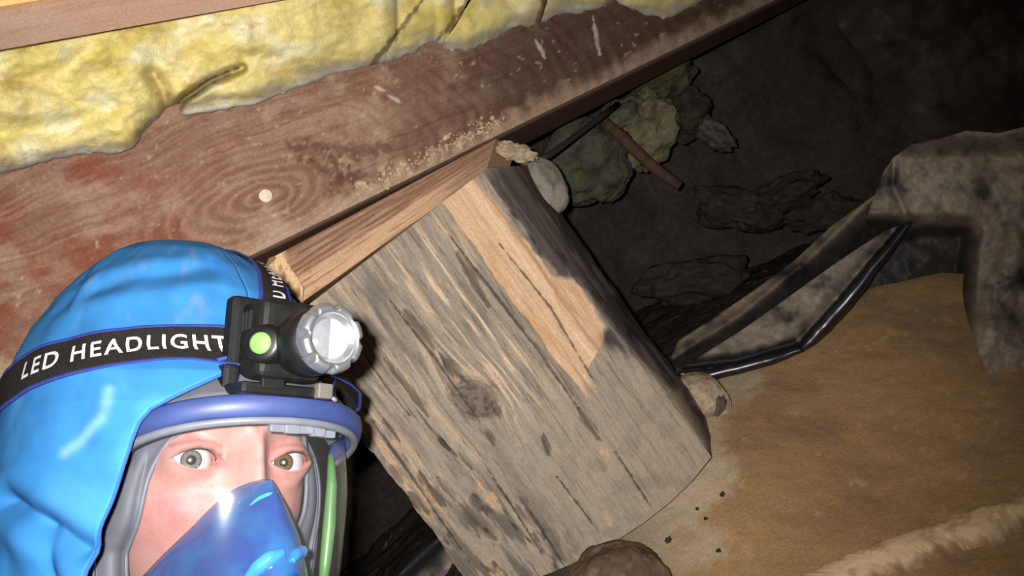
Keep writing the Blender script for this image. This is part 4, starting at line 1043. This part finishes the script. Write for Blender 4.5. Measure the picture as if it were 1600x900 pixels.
dd, _ = seg_dist(HAw * .11, HY, pts_); hc = mixc(hc, (128, 172, 226), 0.55 * np.exp(-(dd / .003) ** 2))
for (qx, qy, rr) in [(150, 690, .005), (160, 640, .004), (60, 640, .004), (108, 470, .006), (95, 880, .005), (330, 460, .006), (260, 470, .008), (345, 415, .01)]:
    q = on_hood(qx, qy)
    if q: hc = mixc(hc, (40, 96, 168), 0.5 * np.exp(-(((HAw - q[0]) * .11) ** 2 + (HY - q[1]) ** 2) / rr ** 2))
cov = new_mesh('hooded_coverall', HLv(HP), grid_faces(300, len(yr2)), M_cloth, person, hc)
sm = cov.modifiers.new('thickness', 'SOLIDIFY'); sm.thickness = .0016; sm.offset = -1
# rolled hem round the face opening
sel = np.nonzero((yr2 < ytop) & (yr2 > -.20))[0]
pathL = HP[sel, 0]; pathR = HP[sel, -1]
hem = np.concatenate([pathL[::-1], pathR])
v_, f_ = tube(HLv(hem[::2]), .0013, 8)
new_mesh('hood_hem', v_, f_, plain_mat('hem_deep_blue', (34, 86, 160), 0.8, scale=600), person)  # hem in a deeper blue than the cloth

# ------------------------------------------------------------------ full-face respirator
resp = empty('respirator', Vector(HL(0, -.03, .06)), 'full-face respirator with a clear visor, dark blue brow rim and blue nose cup', 'respirator')
def keep(o, root):
    o.parent = root; o.matrix_parent_inverse = Matrix.Translation(-root.location); return o
M_rim = plain_mat('dark_blue_plastic', (52, 66, 116), 0.5, rgb2=(46, 60, 106), scale=60, coat=0.1)
M_grey = plain_mat('grey_silicone', (84, 85, 93), 0.6, rgb2=(77, 78, 86), scale=90)
M_greyl = plain_mat('light_grey_silicone', (104, 107, 116), 0.5, scale=90)
M_clear = clear_mat('clear_visor', dust=0.024, rough=0.15)
M_cup, _nt, _b = mat_base('blue_translucent_silicone')
_tc = _nt.nodes.new('ShaderNodeTexCoord'); _nz = _nt.nodes.new('ShaderNodeTexNoise'); _nz.inputs['Scale'].default_value = 45; _nz.inputs['Detail'].default_value = 3; _nt.links.new(_tc.outputs['Object'], _nz.inputs['Vector'])
_rp = _nt.nodes.new('ShaderNodeValToRGB'); _rp.color_ramp.elements[0].position = .4; _rp.color_ramp.elements[1].position = .68
_rp.color_ramp.elements[0].color = (*lin((18, 58, 124)), 1); _rp.color_ramp.elements[1].color = (*lin((24, 88, 142)), 1)
_nt.links.new(_nz.outputs[0], _rp.inputs[0]); _nt.links.new(_rp.outputs[0], _b.inputs['Base Color'])
_b.inputs['Roughness'].default_value = .22; _b.inputs['Coat Weight'].default_value = .5; _b.inputs['Subsurface Weight'].default_value = .15; _b.inputs['Subsurface Radius'].default_value = (.002, .004, .012)

VX, VZ, VC = .0715, .060, .000
def brim_c(a, grow=0.0, dy=0.0):
    """curve of the visor's upper rim at angle a from straight ahead"""
    return np.stack([(VX + grow) * np.sin(a), .030 - .017 * (np.abs(a) / 1.5) ** 2 + dy, VC + (VZ + grow) * np.cos(a)], -1)
aa = np.radians(np.linspace(-100, 100, 121))
# rim: a rounded band swept along the curve
sec = [(-.001, -.0065), (.0025, -.0068), (.0045, -.005), (.0052, .0), (.0045, .0045), (.0022, .0066), (-.001, .0068), (-.0025, .0)]
RP = np.stack([brim_c(aa, g, dy) for g, dy in sec], 1)
rv = HLv(RP); nr, ns = RP.shape[:2]
faces = [tuple(q) for q in grid_faces(ns, nr, wrap_u=True)] + [tuple(range(ns))[::-1], tuple((nr - 1) * ns + k for k in range(ns))]
keep(new_mesh('visor_rim', rv.reshape(-1, 3), faces, M_rim, None), resp)
RP2 = np.stack([brim_c(aa, g, dy) for g, dy in [(-.002, -.0105), (.0018, -.0108), (.0030, -.0088), (.0026, -.0066), (-.001, -.0062)]], 1)
nr, ns = RP2.shape[:2]
faces = [tuple(q) for q in grid_faces(ns, nr, wrap_u=True)] + [tuple(range(ns))[::-1], tuple((nr - 1) * ns + k for k in range(ns))]
keep(new_mesh('rim_gasket', HLv(RP2).reshape(-1, 3), faces, M_greyl, None), resp)
# grey crown piece sloping from the rim back under the hood
t = np.linspace(0, 1, 14)
CP = []
for k in t:
    top_ = brim_c(aa, -.001, .006); back = np.stack([(VX - .020) * np.sin(aa), np.full_like(aa, .066) - .014 * (np.abs(aa) / 1.5) ** 2, -.045 + (.052) * np.cos(aa)], -1)
    p = top_ * (1 - k) + back * k; p[:, 1] += .006 * np.sin(np.pi * k); CP.append(p)
CP = np.stack(CP)
o = keep(new_mesh('brow_piece', HLv(CP), grid_faces(len(aa), 14), M_grey, None), resp); s_ = o.modifiers.new('t', 'SOLIDIFY'); s_.thickness = .002
# clear visor
yv = np.linspace(0, 1, 40); av = np.radians(np.linspace(-88, 88, 121))
VPT = []
for k in yv:
    p = brim_c(av, -.0008 - .004 * k ** 1.5, -.008); yb = -.140 + .022 * (np.abs(av) / 1.5) ** 2
    p[:, 1] = p[:, 1] * (1 - k) + yb * k
    p[:, 2] += .0045 * np.sin(np.pi * k) - .012 * k ** 2 - .15 * p[:, 0] + .011 * sstep(-.05, .27, k) * (1 - np.sin(av) ** 4) - .00126 * (1 - np.sin(av) ** 4)
    VPT.append(p)
VPT = np.stack(VPT)
vis = keep(new_mesh('visor', HLv(VPT), grid_faces(121, 40), M_clear, None), resp)
tag(vis, 'clear curved visor')
# face seal: grey skirt from the face out to the visor's edge, with a raised lip
th = np.radians(np.linspace(118, 422, 200))           # from the brow on one side, under the chin, to the other brow
def contour(th, ax, ayt, ayb, p=2.6):
    c, s = np.cos(th), np.sin(th); r = (np.abs(c) ** p + np.abs(s) ** p) ** (-1 / p)
    x = ax * r * c; y = np.where(s > 0, ayt, ayb) * r * s - .034
    return x, y
SP = []
for k in np.linspace(0, 1, 26):
    ax = .0535 + .0225 * k; x, y = contour(th, ax, .066 + .004 * k, .078 + .026 * k)
    zin = face_z(np.clip(x, -.0535, .0535), np.clip(y, -.10, .05)) ; zin = np.maximum(zin, -.034) + .0035
    zout = np.where(y < -.1, -.012, -.030)
    z = zin * (1 - k) + zout * k + .006 * np.sin(np.pi * min(k * 1.4, 1)) + .0022 * np.exp(-((k - .82) / .05) ** 2) + .0018 * np.exp(-((k - .04) / .05) ** 2)
    SP.append(np.stack([x, y, z], -1))
SP = np.stack(SP)
o = keep(new_mesh('face_seal', HLv(SP), grid_faces(200, 26)[:, ::-1], M_grey, None), resp); s_ = o.modifiers.new('t', 'SOLIDIFY'); s_.thickness = .002
v_, f_ = tube(HLv(SP[0] + np.array([0, 0, .0006])), .0014, 10)
keep(new_mesh('seal_lip', v_, f_, M_greyl, None), resp)
v_, f_ = tube(HLv(SP[20] + np.array([0, 0, .0014])), .0011, 8)
keep(new_mesh('seal_bead', v_, f_, plain_mat('dark_grey_rubber', (70, 72, 82), 0.5, scale=90), None), resp)
# pale grey clip under the rim
bm = bmesh.new(); bmesh.ops.create_cube(bm, size=1.0)
def box_pts(c, s, bev=0.0015, seg=2):
    bm = bmesh.new(); bmesh.ops.create_cube(bm, size=1.0)
    for v in bm.verts: v.co = Vector((v.co.x * s[0], v.co.y * s[1], v.co.z * s[2]))
    if bev: bmesh.ops.bevel(bm, geom=list(bm.edges), offset=bev, segments=seg, profile=0.6, affect='EDGES')
    V = np.array([v.co[:] for v in bm.verts]) + np.asarray(c); F = [tuple(v.index for v in f.verts) for f in bm.faces]; bm.free(); return V, F
bm.free()
ac = math.radians(2)
VV, FF, off = [], [], 0
for q in range(5):
    p = brim_c(np.array([math.radians(-6 + 8 * q)]), -.004, -.0125)[0]
    v2, f2 = box_pts(p, (.0098, .006 if q % 2 else .0048, .004), .001); VV.append(v2); FF += [tuple(i + off for i in f) for f in f2]; off += len(v2)
keep(new_mesh('rim_clip', HLv(np.concatenate(VV)), FF, plain_mat('pale_grey_plastic', (116, 119, 128), 0.35, scale=90), None, smooth=False), resp)
# nose cup
yv = np.linspace(-.011, -.135, 74); qv = np.linspace(-1, 1, 91)
hw = np.interp(-yv, [.011, .017, .030, .052, .080, .105, .135], [.005, .012, .023, .037, .048, .052, .046])
ht = np.interp(-yv, [.011, .022, .042, .065, .090, .110, .135], [.039, .048, .061, .070, .073, .071, .060])
_ks = np.ones(9) / 9; hw = np.convolve(np.pad(hw, 4, 'edge'), _ks, 'valid'); hw[:6] = np.minimum(hw[:6], .0135 * np.sqrt(np.arange(6) / 5 + .01)); ht = np.convolve(np.pad(ht, 4, 'reflect', reflect_type='odd'), _ks, 'valid')
Q, Yq = np.meshgrid(qv, yv); Wd = hw[:, None]; Hh = ht[:, None]
xq = Q * Wd
base = np.maximum(face_z(xq, np.clip(Yq, -.105, 0)) - face_feat(xq, Yq) * .8, -.03) + .002
ridge_ = (1 - np.abs(Q) ** 1.9) ** 0.9
zq = base * (1 - ridge_) + np.maximum(Hh, base + .004) * ridge_ + .0015 * fbm(xq * 60, Yq * 60, octaves=3, seed=230)
zq += .003 * np.exp(-((np.abs(Q) - .62) / .07) ** 2) * sstep(-.045, -.07, Yq)
cup = keep(new_mesh('nose_cup', HL(xq, Yq, zq), grid_faces(91, 74)[:, ::-1], M_cup, None), resp); s_ = cup.modifiers.new('t', 'SOLIDIFY'); s_.thickness = .0025
tag(cup, 'glossy blue nose cup')
M_cyan = plain_mat('bright_blue_silicone', (50, 150, 225), 0.18, rgb2=(30, 110, 200), scale=60, coat=0.6)
_ct = BVHTree.FromPolygons([tuple(v) for v in HL(xq, Yq, zq).reshape(-1, 3)], [tuple(q) for q in grid_faces(91, 74).tolist()])
def on_cup(px, py, off):
    o_ = Vector((0, 0, H)); d_ = Vector(W(px, py, 1.0)) - o_; d_.normalize(); h_ = _ct.ray_cast(o_, d_)[0]
    return None if h_ is None else np.array(h_ - d_ * off)
def lug(name, pxs, rad, off, parent, mat):
    q_ = [on_cup(x, y, off) for x, y in pxs]; ok = [i for i, v in enumerate(q_) if v is not None]
    if len(ok) < 2: return
    q_ = np.array([q_[i] for i in ok]); r_ = np.array([rad[i] for i in ok]); kk = np.linspace(0, 1, 24); k_ = np.linspace(0, 1, len(ok))
    q2 = np.stack([np.interp(kk, k_, q_[:, i]) for i in range(3)], -1); q2 = np.concatenate([q2[:1], (q2[:-2] + q2[1:-1] + q2[2:]) / 3, q2[-1:]])
    v_, f_ = tube(q2, np.interp(kk, k_, r_), 12); new_mesh(name, v_, f_, mat, parent)
lug('strap_lug', [(388, 904), (402, 888), (422, 872), (444, 862)], [.0030, .0042, .0042, .0024], .0012, cup, M_cyan)
lug('strap_lug', [(456, 878), (462, 866), (472, 862), (480, 872)], [.0020, .0034, .0036, .0022], .0008, cup, M_cyan)
lug('nose_rib', [(390, 790), (404, 779), (420, 772), (434, 769)], [.0005, .0012, .0012, .0005], .0001, cup, M_cyan)
v_, f_ = tube(HLv(np.array([(0, -.088, .068), (0, -.088, .084), (0, -.088, .0865)])), [.017, .0165, .013], 36)
new_mesh('valve', v_, f_, M_cup, cup)
# green streak set inside the far side of the visor
gp = [(.0665, .006, -.004), (.066, -.014, .000), (.0645, -.040, .002), (.062, -.062, .004), (.059, -.085, .006)]
v_, f_ = tube(HLv(np.array(gp)), [.0022, .0036, .0044, .0040, .0024], 10)
keep(new_mesh('green_strip', v_, f_, plain_mat('green_streak', (84, 128, 72), 0.4, scale=70), None), resp)

# ------------------------------------------------------------------ headlamp
lamp = empty('headlamp', Vector(HL(0, .06, .03)), 'black headlamp with a silver bezel and green button, strapped round the blue hood', 'headlamp')
M_blk = plain_mat('black_plastic', (13, 13, 13), 0.42, rgb2=(19, 19, 19), scale=120)
M_dusty = plain_mat('dusty_black_plastic_casing', (14, 14, 14), 0.6, rgb2=(24, 23, 22), scale=140, spec=0.2)
M_band = plain_mat('black_elastic', (28, 26, 25), 0.95, rgb2=(40, 37, 35), scale=700, bump=0.3, spec=0.15)
M_bord = plain_mat('blue_elastic_edge', (36, 54, 140), 0.9, rgb2=(28, 42, 116), scale=700)
M_text = plain_mat('white_woven_letters', (215, 213, 216), 0.9, rgb2=(190, 188, 192), scale=900)
M_alu = plain_mat('silver_aluminium', (178, 179, 184), 0.32, metal=0.85, noise=0.08, scale=200)

# strap: upper and lower line on the hood, worn round the back and mirrored on the other side
upx = [(392, 522), (372, 513), (338, 510), (300, 510), (263, 510), (225, 512), (188, 516), (150, 521), (113, 529), (84, 539), (56, 552), (38, 565), (28, 575)]
lox = [(392, 578), (372, 571), (338, 567), (300, 562), (263, 562), (225, 566), (188, 571), (150, 578), (113, 587), (84, 597), (56, 609), (38, 620), (28, 628)]
hu = np.array([q for q in (on_hood(*p) for p in upx) if q is not None]); hl = np.array([q for q in (on_hood(*p) for p in lox) if q is not None])
hu = hu[np.argsort(hu[:, 0])]; hl = hl[np.argsort(hl[:, 0])]
amin = max(hu[0, 0], hl[0, 0]); amax = min(hu[-1, 0], hl[-1, 0])
def strap_y(al):
    al = -np.abs(al)
    def ext(h):
        y = np.interp(al, h[:, 0], h[:, 1]); sl = (h[3, 1] - h[0, 1]) / (h[3, 0] - h[0, 0])
        lowa = np.clip(h[0, 0] - al, 0, None); return y - sl * .5 * (1 - np.exp(-lowa / .5))
    return ext(hl), ext(hu)
sa = np.concatenate([np.linspace(-np.pi, amax, 220)])
def hood_surf(al, y, off):
    A_ = np.where(al < 0, al + 2 * np.pi, al)
    return hood_pt(al, y, folds(al, y) + off)
def strap_grid(side):
    al = sa if side < 0 else -sa
    yl, yu = strap_y(al); w = np.linspace(0, 1, 15)[:, None]
    Y = yl[None] * (1 - w) + yu[None] * w; A_ = np.repeat(al[None], 15, 0)
    return A_, Y
def band(name, A_, Y, off, thick, mat, parent):
    V1 = hood_surf(A_, Y, off); V2 = hood_surf(A_, Y, off + thick)
    nv, nu = A_.shape
    V = np.concatenate([HLv(V2).reshape(-1, 3), HLv(V1).reshape(-1, 3)]); F = [tuple(q) for q in grid_faces(nu, nv)] + [tuple(q[::-1]) for q in grid_faces(nu, nv, off=nu * nv)]
    N = nu * nv
    for i in range(nu - 1):
        for r in (0, nv - 1): a_, b_ = r * nu + i, r * nu + i + 1; F.append((b_, a_, a_ + N, b_ + N) if r == 0 else (a_, b_, b_ + N, a_ + N))
    o = new_mesh(name, V, F, mat, None); return o
OFF = .0030
straps = []
for side in (-1, 1):
    A_, Y = strap_grid(side); o = keep(band('strap', A_, Y, OFF, .0014, M_band, lamp), lamp); straps.append(o)
    for (r0, r1) in ((0, 1), (13, 14)):
        w = np.linspace(r0 / 14, r1 / 14, 3)[:, None]; yl, yu = strap_y(A_[0]); Y2 = yl[None] * (1 - w) + yu[None] * w
        if r0 == 0: Y2 = Y2 - .0006
        else: Y2 = Y2 + .0006
        b = band('strap_edging', np.repeat(A_[:1], 3, 0), Y2, OFF - .0002, .0019, M_bord, None)
        b.parent = o; b.matrix_parent_inverse = (Matrix.Translation(lamp.location)).inverted() @ Matrix.Identity(4)

def text_mesh(body, size=1.0):
    cu = bpy.data.curves.new('letters', 'FONT'); cu.body = body; cu.size = size; cu.resolution_u = 4; cu.space_character = 1.22; cu.offset = 0.018
    ob = bpy.data.objects.new('letters', cu); COL.objects.link(ob)
    dg = bpy.context.evaluated_depsgraph_get(); dg.update()
    me = bpy.data.meshes.new_from_object(ob.evaluated_get(dg)); bpy.data.objects.remove(ob)
    bm = bmesh.new(); bm.from_mesh(me)
    for _ in range(4):
        le = [e for e in bm.edges if e.calc_length() > .12]
        if not le: break
        bmesh.ops.subdivide_edges(bm, edges=le, cuts=1)
    bmesh.ops.triangulate(bm, faces=list(bm.faces))
    V = np.array([v.co[:] for v in bm.verts]); F = [tuple(v.index for v in f.verts) for f in bm.faces]; bm.free(); bpy.data.meshes.remove(me)
    return V, F
TV, TF = text_mesh('LED HEADLIGHT')
TV[:, 0] = (TV[:, 0] - TV[:, 0].min()) / np.ptp(TV[:, 0]); TV[:, 1] = (TV[:, 1] - TV[:, 1].min()) / np.ptp(TV[:, 1])
# the letters run along the near side of the strap
q0, q1 = on_hood(50, 582), on_hood(352, 537)
# place evenly along the strap's length rather than by angle
als = np.linspace(q0[0], q1[0], 200); yl, yu = strap_y(als); mid = hood_surf(als, (yl + yu) / 2, OFF)
sl = np.concatenate([[0], np.cumsum(np.linalg.norm(np.diff(mid, axis=0), axis=1))]); sl /= sl[-1]
ta = np.interp(TV[:, 0], sl, als); yl, yu = strap_y(ta)
ty = yl + (yu - yl) * (.29 + .43 * TV[:, 1])
tv = HLv(hood_surf(ta, ty, OFF + .0022))
o = new_mesh('lettering', tv, TF, M_text, None, smooth=False); o.parent = straps[0]; o.matrix_parent_inverse = Matrix.Translation(lamp.location).inverted()
tag(o, 'white woven letters LED HEADLIGHT')
# loop of blue-edged webbing at the casing
lp = [hood_surf(np.array([a_]), np.array([y_]), OFF + .003)[0] for a_, y_ in ((amax - .16, strap_y(np.array(amax - .16))[0] + .001), (amax - .08, strap_y(np.array(amax - .08))[0] + .005), (amax, strap_y(np.array(amax))[0] + .009))]
v_, f_ = tube(HLv(np.array(lp)), .0012, 8); o = new_mesh('webbing_loop', v_, f_, M_bord, None); o.parent = straps[0]; o.matrix_parent_inverse = Matrix.Translation(lamp.location).inverted()

# strap over the crown, from the casing to the back of the head
yy = np.concatenate([np.linspace(.080, .160, 60), np.linspace(.160, .1665, 20), np.linspace(.1665, .160, 20), np.linspace(.160, .03, 60)])
sgn = np.concatenate([np.zeros(80), np.full(80, np.pi)])
mid = hood_pt(sgn, yy, OFF + .001)
mid[:, 1] += np.exp(-((np.arange(160) - 80) / 14.0) ** 2) * .002
TP = np.gradient(mid, axis=0); TP /= np.linalg.norm(TP, axis=1, keepdims=True) + 1e-9
XOFF = .014 + .022 * sstep(0, 60, np.arange(160))
def crown_strip(x0, x1, lift, n=9):
    xs = np.linspace(x0, x1, n)
    nrm = np.stack([np.zeros(160), -TP[:, 2], TP[:, 1]], -1); nrm = np.where((nrm @ np.array([0, 1, 0]))[:, None] < 0, -nrm, nrm)
    nrm = np.where((np.arange(160) < 40)[:, None] & (nrm[:, 2:3] < 0), -nrm, nrm)
    xo = XOFF; P = mid[None] + nrm[None] * lift + (xs[:, None, None] + xo[None, :, None]) * np.array([1.0, 0, 0]); P = P - nrm[None] * ((xs[:, None, None] + xo[None, :, None]) ** 2 * 6.0)
    return P
for nm, x0, x1, li, mt in (('crown_strap', -.0125, .0125, .0012, M_band), ('strap_edging', -.0140, -.0115, .0016, M_bord), ('strap_edging', .0115, .0140, .0016, M_bord)):
    P = crown_strip(x0, x1, li); o = new_mesh(nm, HLv(P), grid_faces(160, 9), mt, None); s_ = o.modifiers.new('t', 'SOLIDIFY'); s_.thickness = .0012; s_.offset = 0
    if nm == 'crown_strap': cs = keep(o, lamp)
    else: o.parent = cs; o.matrix_parent_inverse = Matrix.Translation(lamp.location).inverted()
# its letters, starting above the casing
ss = np.concatenate([[0], np.cumsum(np.linalg.norm(np.diff(mid, axis=0), axis=1))])
TV2, TF2 = text_mesh('LED HEADLIGHT'); TV2[:, 0] = (TV2[:, 0] - TV2[:, 0].min()) / np.ptp(TV2[:, 0]); TV2[:, 1] = (TV2[:, 1] - TV2[:, 1].min()) / np.ptp(TV2[:, 1])
sx = .020 + .125 * TV2[:, 0]; xx = .0062 - .0124 * TV2[:, 1]; PP = crown_strip(-.0125, .0125, .0026)[4]
base_ = np.stack([np.interp(sx, ss, PP[:, k]) for k in range(3)], -1); base_[:, 0] += xx
o = new_mesh('lettering', HLv(base_), TF2, M_text, None, smooth=False); o.parent = cs; o.matrix_parent_inverse = Matrix.Translation(lamp.location).inverted()

def hp(name, V, F, mat, parent=None, smooth=False):
    o = new_mesh(name, HLv(V), F, mat, None, smooth=smooth)
    if parent is None: keep(o, lamp)
    else: o.parent = parent; o.matrix_parent_inverse = Matrix.Translation(lamp.location).inverted()
    return o
LY, LX = .0655, .0005
V, F = box_pts((-.004 + LX, LY + .003, .030), (.054, .056, .012), .004, 3); hp('mount_plate', V, F, M_dusty)
V, F = box_pts((-.004 + LX, LY + .003, .047), (.042, .048, .030), .007, 4); hs = hp('casing', V, F, M_dusty)
for k in range(3):
    V, F = box_pts((-.0255 + LX, LY + .014, .040 + .0045 * k), (.0022, .012, .0016), .0005, 1); hp('casing_rib', V, F, M_blk, hs)
v_, f_ = tube(np.array([(LX, LY, .058), (LX, LY, .066), (LX, LY, .072), (LX, LY, .0925)]), [.0165, .0184, .0196, .0190], 48); hp('lamp_barrel', v_, f_, M_blk, None, True)
# scalloped bezel
nb_, rings = 160, [(.0192, .0915, 0.0), (.0200, .0925, .35), (.0203, .0950, 1.0), (.0196, .0985, 1.0), (.0182, .1010, .6), (.0150, .1012, 0.0), (.0138, .0990, 0.0)]
ab = np.linspace(0, 2 * np.pi, nb_, endpoint=False)
scal = np.clip(np.cos(ab * 8) * 1.6 - .55, 0, 1)
BV = np.stack([np.stack([(r - .0034 * s * scal) * np.cos(ab) + LX, LY + (r - .0034 * s * scal) * np.sin(ab), np.full(nb_, z)], -1) for r, z, s in rings])
hp('bezel', BV.reshape(-1, 3), [tuple(q) for q in grid_faces(nb_, len(rings), wrap_u=True)], M_alu, None, True)
# reflector cup and lens, one half bright in its emission colour
rr = np.linspace(.0140, .0100, 8); RV = np.stack([np.stack([r * np.cos(ab) + LX, LY + r * np.sin(ab), np.full(nb_, .0985 - .004 * k / 7)], -1) for k, r in enumerate(rr)])
hp('reflector', RV.reshape(-1, 3), [tuple(q) for q in grid_faces(nb_, 8, wrap_u=True)], M_alu, None, True)
ml, nl, bl2 = mat_base('glowing_lens')
at = nl.nodes.new('ShaderNodeAttribute'); at.attribute_name = 'stain'
bl2.inputs['Base Color'].default_value = (.12, .12, .13, 1); nl.links.new(at.outputs['Color'], bl2.inputs['Emission Color']); bl2.inputs['Emission Strength'].default_value = 1.0; bl2.inputs['Roughness'].default_value = .12
r_ = np.linspace(.0003, .0125, 24); RV = np.stack([np.stack([r * np.cos(ab) + LX, LY + r * np.sin(ab), np.full(nb_, .0950 + .0045 * (1 - (r / .0125) ** 2))], -1) for r in r_])
lm = sstep(-.0030, -.0018, RV[..., 0] - LX - .0004 + .6 * (RV[..., 2] - .0985)); lc_ = np.broadcast_to(lin((84, 86, 92)), RV.shape).copy(); lc_ = mixc(lc_, (112, 114, 120), sstep(0, .6, fbm(RV[..., 0] * 300, RV[..., 1] * 300, seed=240))); lc_ = mixc(lc_, (255, 255, 252), lm)
o = new_mesh('lens', HLv(RV), grid_faces(nb_, 24, wrap_u=True)[:, ::-1], ml, None, lc_); keep(o, lamp)
# button on the near side of the casing
bn = np.array([-.80, -.02, .60]); bn /= np.linalg.norm(bn); bc = np.array([-.0215 + LX, LY - .0015, .0600])
v_, f_ = tube(np.array([bc - bn * .008, bc, bc + bn * .0035, bc + bn * .0045]), [.0125, .0120, .0105, .0085], 40); br_ = hp('button_collar', v_, f_, M_blk, None, True)
v_, f_ = tube(np.array([bc + bn * .002, bc + bn * .0058, bc + bn * .0066]), [.0066, .0062, .0045], 32); o = hp('button', v_, f_, plain_mat('lime_green_rubber', (112, 158, 82), 0.5, scale=200), br_, True); tag(o, 'lime green push button')
# hinge bracket under the casing
V, F = box_pts((-.006 + LX, LY - .0275, .045), (.060, .007, .044), .0025, 3); hb = hp('hinge_bracket', V, F, M_blk)
V, F = box_pts((.014 + LX, LY - .0262, .068), (.010, .009, .006), .0012, 2); hp('hinge_clip', V, F, plain_mat('worn_grey_plastic', (96, 92, 86), 0.5, scale=120), hb)
V, F = box_pts((-.018 + LX, LY - .0245, .066), (.014, .006, .004), .001, 2); hp('hinge_clip', V, F, M_dusty, hb)
v_, f_ = tube(np.array([(.020, LY - .030, .070), (.025, LY - .031, .066), (.027, LY - .027, .060), (.024, LY - .022, .056)]), .0011, 8); hp('cable_loop', v_, f_, plain_mat('grey_violet_cable', (120, 116, 140), 0.5, scale=100), hb, True)
V, F = box_pts((-.032 + LX, LY - .021, .036), (.010, .018, .018), .003, 3); hp('side_hook', V, F, M_blk)
